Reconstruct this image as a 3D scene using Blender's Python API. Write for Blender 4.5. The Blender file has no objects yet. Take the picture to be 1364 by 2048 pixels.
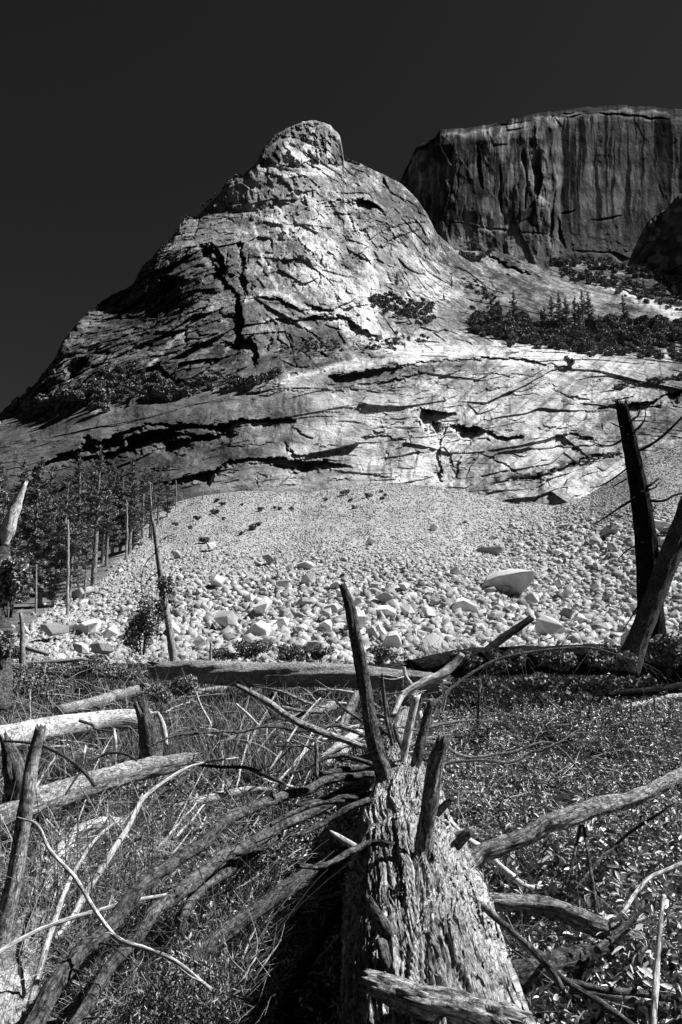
import bpy, bmesh, math, random
import numpy as np
from mathutils import Vector
random.seed(7)
RNG = np.random.default_rng(11)
S = bpy.context.scene
COL = S.collection
PI = math.pi
# ------------------------------------------------------------------ camera, sky, sun
PITCH = math.radians(9.0); CAMZ = 2.5; F = 1365.0
cam_d = bpy.data.cameras.new('camera'); cam = bpy.data.objects.new('camera', cam_d); COL.objects.link(cam)
cam_d.sensor_fit = 'VERTICAL'; cam_d.sensor_height = 36.0; cam_d.lens = 24.0
cam_d.clip_start = 0.1; cam_d.clip_end = 6000
cam.location = (0, 0, CAMZ); cam.rotation_euler = (PI/2 + PITCH, 0, 0)
S.camera = cam
SUN = Vector((0.66, 0.06, 0.75)).normalized()
w = bpy.data.worlds.new('World'); S.world = w; w.use_nodes = True
nt = w.node_tree; nt.nodes.clear()
sky = nt.nodes.new('ShaderNodeTexSky'); sky.sky_type = 'NISHITA'; sky.sun_disc = False
sky.sun_elevation = math.asin(SUN.z); sky.sun_rotation = math.atan2(SUN.x, SUN.y)
sky.altitude = 1200; sky.air_density = 1.0; sky.dust_density = 0.3; sky.ozone_density = 1.5
sep = nt.nodes.new('ShaderNodeSeparateColor'); comb = nt.nodes.new('ShaderNodeCombineColor')
bg = nt.nodes.new('ShaderNodeBackground'); bg.inputs['Strength'].default_value = 0.05
out = nt.nodes.new('ShaderNodeOutputWorld')
nt.links.new(sky.outputs[0], sep.inputs[0])          # black-and-white film behind a red filter: only the red of the sky counts
filt = nt.nodes.new('ShaderNodeMath'); filt.operation = 'MULTIPLY'; filt.inputs[1].default_value = .22; nt.links.new(sep.outputs[0], filt.inputs[0])
for i in range(3): nt.links.new(filt.outputs[0], comb.inputs[i])
nt.links.new(comb.outputs[0], bg.inputs[0]); nt.links.new(bg.outputs[0], out.inputs[0])
sl = bpy.data.lights.new('sun', 'SUN'); sl.energy = 5.0; sl.angle = math.radians(0.5); sl.color = (1, 1, 1)
so = bpy.data.objects.new('sun', sl); COL.objects.link(so)
so.rotation_euler = SUN.to_track_quat('Z', 'Y').to_euler(); so.location = (30, 0, 60)
S.view_settings.view_transform = 'Standard'; S.view_settings.look = 'None'
S.view_settings.exposure = 0.70; S.view_settings.gamma = 1.0
S.render.engine = 'CYCLES'
S.cycles.max_bounces = 4; S.cycles.diffuse_bounces = 2; S.cycles.transparent_max_bounces = 4

# ------------------------------------------------------------------ camera geometry (pixels of the 1364x2048 photograph)
CP, SP = math.cos(PITCH), math.sin(PITCH)
def ray(px, py):
    u = (np.asarray(px, float) - 682) / F; v = (1024 - np.asarray(py, float)) / F
    return u, CP - v*SP, SP + v*CP            # x, y, z of the viewing direction
def atY(px, py, Y):
    x, y, z = ray(px, py); k = np.asarray(Y, float) / y
    return x*k, y*k, CAMZ + z*k
def atH(px, py, h):
    x, y, z = ray(px, py); k = (h - CAMZ) / z
    return x*k, y*k, h + 0*k
def depth(p): return p[1]*CP + (p[2]-CAMZ)*SP
def proj(x, y, z):
    d = y*CP + (z-CAMZ)*SP; v = (-y*SP + (z-CAMZ)*CP)/d
    return 682 + F*x/d, 1024 - F*v

# ------------------------------------------------------------------ noise
def _h(ix, iy, s):
    n = (ix.astype(np.int64)*374761393 + iy.astype(np.int64)*668265263 + s*974711) & 0xFFFFFFFF
    n = ((n ^ (n >> 13)) * 1274126177) & 0xFFFFFFFF
    n = ((n ^ (n >> 16)) * 2246822519) & 0xFFFFFFFF
    return ((n ^ (n >> 15)) & 0xFFFFFF) / float(0xFFFFFF)
def vn(x, y, s=0):
    x = np.asarray(x, float); y = np.asarray(y, float)
    ix = np.floor(x); iy = np.floor(y); fx = x-ix; fy = y-iy
    fx = fx*fx*(3-2*fx); fy = fy*fy*(3-2*fy)
    a = _h(ix, iy, s); b = _h(ix+1, iy, s); c = _h(ix, iy+1, s); d = _h(ix+1, iy+1, s)
    return (a*(1-fx)+b*fx)*(1-fy) + (c*(1-fx)+d*fx)*fy
def fbm(x, y, o=4, s=0, g=0.5):
    t = 0; a = 1; n = 0
    for k in range(o):
        t = t + a*(vn(x, y, s+k*17)-0.5); n += a; a *= g; x = x*2.03+3.7; y = y*2.03-1.3
    return t/n*2                                       # about -1..1
def ridged(x, y, o=4, s=0):
    t = 0; a = 1; n = 0
    for k in range(o):
        t = t + a*(1-np.abs(2*vn(x, y, s+k*13)-1)); n += a; a *= .5; x = x*2.1+5; y = y*2.1+9
    return t/n
def cell(x, y, s=0):
    ix = np.floor(x); iy = np.floor(y)
    b1 = np.full(x.shape, 9.); b2 = np.full(x.shape, 9.)
    cx = np.zeros(x.shape); cy = np.zeros(x.shape); ddx = np.zeros(x.shape); ddy = np.zeros(x.shape)
    for i in (-1, 0, 1):
        for j in (-1, 0, 1):
            jx = ix+i; jy = iy+j
            dx = x-(jx+_h(jx, jy, s)); dy = y-(jy+_h(jx, jy, s+1)); d = dx*dx+dy*dy
            m = d < b1
            b2 = np.where(m, b1, np.minimum(b2, d)); b1 = np.where(m, d, b1)
            cx = np.where(m, jx, cx); cy = np.where(m, jy, cy); ddx = np.where(m, dx, ddx); ddy = np.where(m, dy, ddy)
    return np.sqrt(b1), np.sqrt(b2), cx, cy, ddx, ddy
def facet(x, y, s, step=1.0, tilt=1.0):
    f1, f2, cx, cy, dx, dy = cell(x, y, s)
    return step*(_h(cx, cy, s+5)-.5) + tilt*((_h(cx, cy, s+6)-.5)*dx + (_h(cx, cy, s+7)-.5)*dy), f2-f1, _h(cx, cy, s+8)
def sm(a, b, x):
    t = np.clip((x-a)/(b-a), 0, 1); return t*t*(3-2*t)

# ------------------------------------------------------------------ mesh helpers
def mk(name, V, F4=None, F3=None, mat=None, parent=None, uv=None, alb=None, smooth=False):
    me = bpy.data.meshes.new(name)
    V = np.asarray(V, np.float32).reshape(-1, 3)
    me.vertices.add(len(V)); me.vertices.foreach_set('co', V.ravel())
    loops = []; starts = []; n = 0
    if F4 is not None and len(F4):
        F4 = np.asarray(F4, np.int32); loops.append(F4.ravel()); starts.append(np.arange(len(F4))*4); n = F4.size
    if F3 is not None and len(F3):
        F3 = np.asarray(F3, np.int32); loops.append(F3.ravel()); starts.append(n+np.arange(len(F3))*3)
    loops = np.concatenate(loops); starts = np.concatenate(starts).astype(np.int32)
    me.loops.add(len(loops)); me.loops.foreach_set('vertex_index', loops)
    me.polygons.add(len(starts)); me.polygons.foreach_set('loop_start', starts)
    me.update(calc_edges=True)
    if smooth: me.polygons.foreach_set('use_smooth', np.ones(len(starts), bool))
    if uv is not None:
        l = me.uv_layers.new(name='UVMap'); l.data.foreach_set('uv', np.asarray(uv, np.float32)[loops].ravel())
    if alb is not None:
        a = me.attributes.new('tone', 'FLOAT', 'POINT'); a.data.foreach_set('value', np.asarray(alb, np.float32).ravel())
    me.validate()
    if mat: me.materials.append(mat)
    o = bpy.data.objects.new(name, me); COL.objects.link(o)
    if parent: o.parent = parent
    return o
def tag(o, label=None, cat=None, group=None, kind=None):
    if label: o['label'] = label
    if cat: o['category'] = cat
    if group: o['group'] = group
    if kind: o['kind'] = kind
    return o
def empty(name, loc, label, cat, group=None):
    o = bpy.data.objects.new(name, None); COL.objects.link(o); o.location = loc; o.empty_display_size = .2
    return tag(o, label, cat, group)
def gridf(r, c, off=0):
    i = np.arange(r-1)[:, None]*c + np.arange(c-1)[None, :]
    i = i.ravel()+off
    return np.stack([i, i+1, i+c+1, i+c], 1)
class Geo:                       # collects shapes that together make ONE part
    def __init__(s): s.V = []; s.Q = []; s.T = []; s.U = []; s.n = 0
    def add(s, V, Q=None, T=None, uv=None):
        V = np.asarray(V, float).reshape(-1, 3)
        s.V.append(V)
        if Q is not None and len(Q): s.Q.append(np.asarray(Q)+s.n)
        if T is not None and len(T): s.T.append(np.asarray(T)+s.n)
        s.U.append(np.zeros((len(V), 2)) if uv is None else uv); s.n += len(V)
    def build(s, name, mat, parent=None, smooth=True):
        return mk(name, np.concatenate(s.V), np.concatenate(s.Q) if s.Q else None, np.concatenate(s.T) if s.T else None, mat, parent, uv=np.concatenate(s.U), smooth=smooth)
def crom(P, n):
    P = np.asarray(P, float)
    if len(P) < 3:
        t = np.linspace(0, 1, n)[:, None]; return P[0]*(1-t)+P[-1]*t
    Q = np.vstack([2*P[0]-P[1], P, 2*P[-1]-P[-2]]); m = len(P)-1
    t = np.linspace(0, m, n); i = np.minimum(t.astype(int), m-1); f = (t-i)[:, None]
    a, b, c, d = Q[i], Q[i+1], Q[i+2], Q[i+3]
    return .5*(2*b+(c-a)*f+(2*a-5*b+4*c-d)*f*f+(3*b-a-3*c+d)*f**3)
def tube(g, P, R, seg=10, n=None, rough=.08, jag=0.0, seed=None, fur=0.0, furk=9, wob=0.0, jag0=0.0, flute=0.0):
    """tapered limb along P with radii R; rough = lumps, fur = bark furrows along its length, jag = splintered end"""
    if seed is None: seed = random.randint(0, 99999)
    P = np.asarray(P, float); R = np.asarray(R, float)
    L = np.linalg.norm(np.diff(P, axis=0), axis=1).sum()
    if n is None: n = int(np.clip(L/(max(R.mean(), .002)*1.1), 5, 60))
    C = crom(P, n); RR = np.interp(np.linspace(0, len(R)-1, n), np.arange(len(R)), R)
    if wob:
        ss = np.linspace(0, 1, n)*L/max(R.mean()*9, .05)
        for k in range(3): C[:, k] += wob*R.mean()*fbm(ss, ss*0+k*7.7, 2, seed)
    T = np.gradient(C, axis=0); T /= np.linalg.norm(T, axis=1)[:, None]+1e-9
    up = np.array([0, 0, 1.]) if abs(T[0][2]) < .9 else np.array([0, 1., 0])
    a = np.cross(T[0], up); a /= np.linalg.norm(a); A = [a]
    for i in range(1, n):
        a = a-T[i]*a.dot(T[i]); a /= np.linalg.norm(a); A.append(a)
    A = np.array(A); B = np.cross(T, A)
    th = np.linspace(0, 2*PI, seg, endpoint=False)
    sl_ = np.concatenate([[0], np.cumsum(np.linalg.norm(np.diff(C, axis=0), axis=1))])
    TH, SS = np.meshgrid(th, sl_); r0 = max(R.mean(), 1e-4)
    k = 1+rough*(fbm(np.cos(TH)*1.6+10+SS/r0*.25, np.sin(TH)*1.6+SS/r0*.35, 3, seed))
    if flute: k += flute*np.cos(TH*5+seed % 7+SS/r0*.1)*np.clip(RR[:, None]/R.max(), 0, 1)**4
    if fur:
        c1 = np.cos(TH)*furk/2+20; s1 = np.sin(TH)*furk/2+20
        f = ridged(c1+.35*fbm(SS/r0*.8, c1, 2, seed+3)+SS/r0*.05, s1+SS/r0*.22, 3, seed+1)
        k += fur*(f-.55)*1.8
    rad = RR[:, None]*k
    ca = np.cos(TH)[..., None]; sa = np.sin(TH)[..., None]
    V = C[:, None, :]+rad[..., None]*(A[:, None, :]*ca+B[:, None, :]*sa)
    if jag:
        j = (_h(np.arange(seg)*1.0, np.zeros(seg)+3, seed)-.25)*jag*RR[-1]
        V[-1] += T[-1][None, :]*j[:, None]; V[-2] += T[-1][None, :]*j[:, None]*.3
    if jag0:
        j = (_h(np.arange(seg)*1.0, np.zeros(seg)+5, seed)-.25)*jag0*RR[0]
        V[0] -= T[0][None, :]*j[:, None]
    V = V.reshape(-1, 3)
    i = np.arange(n-1)[:, None]*seg; j = np.arange(seg)[None, :]; j2 = (j+1) % seg
    Q = np.stack([(i+j), (i+j2), (i+seg+j2), (i+seg+j)], -1).reshape(-1, 4)
    UV = np.stack([TH*r0, SS], -1).reshape(-1, 2)
    c0 = C[0]-T[0]*RR[0]*.02; c1_ = C[-1]-T[-1]*RR[-1]*(.5 if jag else .0)
    V = np.vstack([V, c0, c1_]); UV = np.vstack([UV, [0, 0], [0, L]])
    N = n*seg; j = np.arange(seg); j2 = (j+1) % seg
    T3 = np.vstack([np.stack([j2, j, np.full(seg, N)], 1), np.stack([N-seg+j, N-seg+j2, np.full(seg, N+1)], 1)])
    g.add(V, Q, T3, UV)
    return C

# ------------------------------------------------------------------ materials (a black-and-white world: greys only)
def newmat(name):
    m = bpy.data.materials.new(name); m.use_nodes = True; n = m.node_tree; n.nodes.clear()
    o = n.nodes.new('ShaderNodeOutputMaterial'); b = n.nodes.new('ShaderNodeBsdfPrincipled')
    b.inputs['Roughness'].default_value = 1.0; b.inputs['Specular IOR Level'].default_value = 0.0
    n.links.new(b.outputs[0], o.inputs[0]); return m, n, b
def N(n, t, **kw):
    x = n.nodes.new(t)
    for k, v in kw.items(): setattr(x, k, v)
    return x
def noise(n, vec, scale, det=6, rough=.6, dist=0):
    x = N(n, 'ShaderNodeTexNoise'); x.inputs['Scale'].default_value = scale; x.inputs['Detail'].default_value = det
    x.inputs['Roughness'].default_value = rough; x.inputs['Distortion'].default_value = dist
    if vec is not None: n.links.new(vec, x.inputs['Vector'])
    return x.outputs['Fac']
def rng(n, v, a, b, c, d):
    x = N(n, 'ShaderNodeMapRange'); n.links.new(v, x.inputs[0])
    for i, k in enumerate((a, b, c, d)): x.inputs[i+1].default_value = k
    return x.outputs[0]
def mth(n, op, a, b):
    x = N(n, 'ShaderNodeMath', operation=op)
    for i, k in enumerate((a, b)):
        if isinstance(k, (int, float)): x.inputs[i].default_value = k
        else: n.links.new(k, x.inputs[i])
    return x.outputs[0]
def bump(n, b, h, dist, strength=1.0, prev=None):
    x = N(n, 'ShaderNodeBump'); x.inputs['Distance'].default_value = dist; x.inputs['Strength'].default_value = strength
    n.links.new(h, x.inputs['Height'])
    if prev is not None: n.links.new(prev, x.inputs['Normal'])
    n.links.new(x.outputs[0], b.inputs['Normal']); return x.outputs[0]
def grey(n, b, v):
    c = N(n, 'ShaderNodeCombineColor')
    for i in range(3): n.links.new(v, c.inputs[i])
    n.links.new(c.outputs[0], b.inputs['Base Color'])
def mapping(n, src, sc):
    m = N(n, 'ShaderNodeMapping'); m.inputs['Scale'].default_value = sc; n.links.new(src, m.inputs[0]); return m.outputs[0]
def mat_rock(name, k=1.0, s1=.14, s2=.9, d1=2.2, d2=.6):
    m, n, b = newmat(name)
    at = N(n, 'ShaderNodeAttribute', attribute_name='tone'); tc = N(n, 'ShaderNodeTexCoord').outputs['Object']
    a = noise(n, tc, s1, 9, .65, .6); c = noise(n, tc, s2, 7, .7)
    st = noise(n, mapping(n, tc, (.5, .5, .05)), 1.0, 6, .6, .3)
    v = mth(n, 'MULTIPLY', at.outputs['Fac'], rng(n, a, .34, .66, .6*k, 1.35*k))
    v = mth(n, 'MULTIPLY', v, rng(n, c, .25, .75, .7, 1.3)); v = mth(n, 'MULTIPLY', v, rng(n, st, .3, .7, .88, 1.1))
    grey(n, b, mth(n, 'MINIMUM', v, .85))
    p = bump(n, b, a, d1); bump(n, b, c, d2, 1, p)
    return m
def mat_stone(name, lo, hi, scale=1.5):
    m, n, b = newmat(name)
    tc = N(n, 'ShaderNodeTexCoord').outputs['Object']; oi = N(n, 'ShaderNodeObjectInfo').outputs['Random']
    geo = N(n, 'ShaderNodeNewGeometry').outputs['Random Per Island']
    a = noise(n, tc, scale, 8, .65, .3); c = noise(n, tc, scale*9, 4, .6)
    v = rng(n, a, .3, .7, lo, hi); v = mth(n, 'MULTIPLY', v, rng(n, oi, 0, 1, .8, 1.1)); v = mth(n, 'MULTIPLY', v, rng(n, geo, 0, 1, .5, 1.2))
    v = mth(n, 'MULTIPLY', v, rng(n, c, .3, .7, .88, 1.1)); grey(n, b, mth(n, 'MINIMUM', v, .85))
    p = bump(n, b, a, .05/scale); bump(n, b, c, .03/scale, 1, p); return m
def mat_wood(name, lo, hi, su=55, sv=5, bd=.012, spec=.04):
    m, n, b = newmat(name); b.inputs['Specular IOR Level'].default_value = spec
    uv = N(n, 'ShaderNodeTexCoord').outputs['UV']; ob = N(n, 'ShaderNodeTexCoord').outputs['Object']
    a = noise(n, mapping(n, uv, (su, sv, 1)), 1.0, 6, .65, .8); c = noise(n, mapping(n, uv, (su*3, sv*2, 1)), 1.0, 4, .6)
    big = noise(n, ob, 1.7, 4, .5); oi = N(n, 'ShaderNodeObjectInfo').outputs['Random']
    v = rng(n, a, .36, .62, lo, hi); v = mth(n, 'MULTIPLY', v, rng(n, big, .3, .7, .55, 1.35)); v = mth(n, 'MULTIPLY', v, rng(n, c, .3, .7, .6, 1.3))
    cr = noise(n, mapping(n, uv, (su*.7, sv*1.1, 1)), 1.0, 5, .7, 1.5); v = mth(n, 'MULTIPLY', v, rng(n, cr, .38, .47, .22, 1.0))
    pt_ = noise(n, mapping(n, uv, (su*.3, sv*2.2, 1)), 1.0, 8, .75, .5); v = mth(n, 'MULTIPLY', v, rng(n, pt_, .45, .51, .5, 1.15))
    v = mth(n, 'MULTIPLY', v, rng(n, oi, 0, 1, .85, 1.15)); grey(n, b, mth(n, 'MINIMUM', v, .82))
    p = bump(n, b, a, bd); p = bump(n, b, cr, bd*1.2, 1, p); bump(n, b, c, bd*.5, 1, p); return m
def mat_leaf(name, lo, hi, spec=.4, rough=.5):
    m, n, b = newmat(name); b.inputs['Specular IOR Level'].default_value = spec; b.inputs['Roughness'].default_value = rough
    geo = N(n, 'ShaderNodeNewGeometry').outputs['Random Per Island']; ob = N(n, 'ShaderNodeTexCoord').outputs['Object']
    v = mth(n, 'MULTIPLY', rng(n, mth(n, 'POWER', geo, 1.7), 0, 1, lo, hi), rng(n, noise(n, ob, .9, 3, .5), .3, .7, .7, 1.3))
    grey(n, b, v); return m
M_cliff = mat_rock('granite_cliff'); M_dome = mat_rock('granite_dome', 1, .05, .4, 3.0, .8)
M_ground = mat_rock('soil_and_rubble', 1, 1.2, 9, .12, .05)
M_stone = mat_stone('talus_stone', .26, .72); M_boulder = mat_stone('boulder_granite', .48, .85, .8)
M_darkbark = mat_wood('shaded_dark_bark', .008, .05, 30, 3, .03); M_bark = mat_wood('brown_bark', .05, .3, 48, 11, .025)  # M_darkbark: dark bark with the shade on log and limb put into its colour
M_trunkbark = mat_wood('shaggy_bark', .28, .78, 60, 6.0, .02); M_grey = mat_wood('weathered_wood', .12, .62, 60, 10, .018)
M_pale = mat_wood('bleached_wood', .5, .85, 60, 5, .006); M_pine = mat_wood('pine_bark', .14, .4, 8, 1.5, .04)
M_needle = mat_leaf('needles', .06, .42, .15, .8); M_scrub = mat_leaf('scrub_leaves', .06, .4, .2, .8)
M_leaf = mat_leaf('ground_leaves', .02, .75, .5, .4); M_grass = mat_leaf('dry_grass', .02, .26, .3, .6); M_dead = mat_leaf('dead_sprays', .02, .5, .1, .8)

# ------------------------------------------------------------------ relief helpers for the rock faces
def pline(PX, PY, pts, dens=4):
    """signed distance (pixels) and run (0..1) of the nearest spot of a line; positive = right-hand side (below a line drawn left to right)"""
    P = crom(pts, max(2, (len(pts)-1)*dens+1)) if len(pts) > 2 else np.asarray(pts, float)
    best = np.full(PX.shape, 1e9); sd = np.full(PX.shape, 1e9); tt = np.full(PX.shape, -1.0)
    n = len(P)-1
    for i in range(n):
        ax, ay = P[i]; dx, dy = P[i+1]-P[i]; L2 = dx*dx+dy*dy+1e-9
        t = ((PX-ax)*dx+(PY-ay)*dy)/L2; tc = np.clip(t, 0, 1)
        ex = PX-ax-tc*dx; ey = PY-ay-tc*dy; d = np.hypot(ex, ey); m = d < best
        best = np.where(m, d, best); sg = np.where(dx*(PY-ay)-dy*(PX-ax) >= 0, 1, -1)
        sd = np.where(m, d*sg, sd); tt = np.where(m, (i+tc)/n, tt)
        if i == 0: tt = np.where(m & (t < 0), -1, tt)
        if i == n-1: tt = np.where(m & (t > 1), -1, tt)
    return sd, tt
def sub(PX, PY, pts, pad):
    p = np.asarray(pts, float)
    x0, y0 = p.min(0)-pad; x1, y1 = p.max(0)+pad
    return (PX > x0) & (PX < x1) & (PY > y0) & (PY < y1)
def step_into(Y, PX, PY, wx, wy, pts, w, K):
    if w >= 14: w = w*1.45
    m = sub(PX, PY, pts, w+12)
    if not m.any(): return
    s, t = pline(wx[m], wy[m], pts)
    ok = (s > 0) & (t >= 0); tp = np.clip(np.minimum(t, 1-t)*5, 0, 1)**.5
    ln = np.abs(np.diff(np.asarray(pts, float), axis=0)).sum(); tl = np.maximum(t, 0)*ln; sd_ = int(pts[0][0]*3+pts[0][1]); vr = sm(.1, .85, vn(tl/46, tl*0+sd_, 91)*.85+vn(tl/15, tl*0+sd_, 92)*.15)
    ww = w*(.3+.7*tp)*(.35+1.0*vr)
    q = np.clip(1-s/ww, 0, 1)**.8
    Y[m] += np.where(ok, q*K*w*tp*(.3+.9*vr), 0)*Y[m]/F
def line_tone(T, PX, PY, wx, wy, pts, w, val, mix=1.0):
    m = sub(PX, PY, pts, w*2.5)
    if not m.any(): return
    s, t = pline(wx[m], wy[m], pts)
    k = np.exp(-(s/w)**2)*mix*np.where(t < 0, np.exp(-(np.abs(s)/w)), 1)*sm(.25, .6, vn(PX[m]/6, PY[m]/6, 5)*.6+vn(PX[m]/19, PY[m]/14, 6)*.4+.12)
    T[m] = T[m]*(1-k)+val*k
SCAR = [([(560,420),(585,450),(615,470),(640,505),(655,540),(672,570)],20),([(610,540),(640,560),(690,580),(735,600)],18),([(640,545),(665,580),(685,615),(720,635),(738,665),(765,690),(820,702),(900,700)],19),([(575,305),(600,312),(640,322)],9),([(560,350),(600,345),(660,350)],8),([(590,380),(640,420),(620,460)],9),([(690,420),(720,470),(745,540),(742,600)],9)]
def blob_tone(T, PX, PY, x, y, rx, ry, val, mix=1.0, ang=0):
    c, s = math.cos(ang), math.sin(ang); dx = PX-x; dy = PY-y
    q = ((dx*c+dy*s)/rx)**2+((-dx*s+dy*c)/ry)**2
    k = np.exp(-q**1.5)*mix*np.clip(.75+.9*fbm(PX/22, PY/16, 3, 41), 0, 1)
    T[:] = T*(1-k)+val*k
def interp_table(table, PX, PY):
    ks = sorted(table); vals = []
    for k in ks:
        a = sorted(table[k]); vals.append(np.interp(PY, [q[0] for q in a], [q[1] for q in a]))
    vals = np.array(vals); ks = np.array(ks, float)
    i = np.clip(np.searchsorted(ks, PX)-1, 0, len(ks)-2); f = np.clip((PX-ks[i])/(ks[i+1]-ks[i]), 0, 1); f = f*f*(3-2*f)*.5+f*.5
    a = np.take_along_axis(vals, i[None], 0)[0]; b = np.take_along_axis(vals, (i+1)[None], 0)[0]
    return a*(1-f)+b*f
def close_back(X, Y, Z, T, steps=((18, -4), (50, -25), (110, -80), (200, -200))):
    for dy, dz in steps:
        X = np.vstack([X, X[-1]*1.0]) if False else np.vstack([X, X[-1]])
        Y = np.vstack([Y, Y[-1]*0+Ytop_[0]+dy]) if False else np.vstack([Y, Y[-1]+dy]); Z = np.vstack([Z, np.maximum(Z[-1]+dz, -5)]); T = np.vstack([T, T[-1]])
    return X, Y, Z, T

# ------------------------------------------------------------------ the rock peak above the talus
SIL = [(-260,1010),(-150,930),(-60,868),(0,823),(31,798),(77,759),(103,723),(128,682),(149,651),(195,610),(226,592),(267,567),(287,531),(318,497),(354,462),(369,436),(392,437),(410,413),(436,387),(462,359),(487,346),(508,331),(528,295),(549,269),(574,256),(605,244),(631,240),(662,251),(680,272),(685,297),(688,322),(720,328),(767,349),(802,367),(833,397),(854,428),(874,467),(910,500),(967,503),(992,503),(1023,512),(1064,528),(1095,533),(1126,520),(1180,524),(1228,528),(1364,552),(1580,600)]
TABLE = {
 -260: [(1080,230),(1040,245),(1010,300)],
 -60: [(1080,195),(950,225),(900,245),(868,300)],
 0: [(1080,190),(950,215),(880,250),(823,335)],
 200: [(1080,185),(960,210),(860,232),(810,255),(760,285),(680,330),(607,420)],
 400: [(1080,180),(970,205),(840,232),(780,262),(700,300),(600,345),(500,395),(425,470)],
 600: [(1080,180),(980,200),(840,232),(760,258),(700,305),(600,355),(450,430),(330,497),(300,505),(240,545)],
 720: [(1080,180),(980,200),(840,233),(740,262),(700,308),(600,360),(450,440),(328,540)],
 800: [(1080,180),(980,200),(840,235),(730,262),(690,315),(600,385),(450,470),(367,560)],
 1000: [(1080,180),(1000,200),(860,235),(730,268),(680,330),(600,430),(503,640)],
 1200: [(1080,180),(1000,200),(850,240),(730,275),(680,350),(620,450),(528,680)],
 1580: [(1080,180),(900,215),(820,250),(740,290),(690,370),(640,460),(590,650)]}
TERR = [(-260,900),(0,850),(60,828),(200,830),(300,800),(400,790),(550,765),(700,728),(850,705),(1000,690),(1200,705),(1364,725),(1580,745)]
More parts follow.
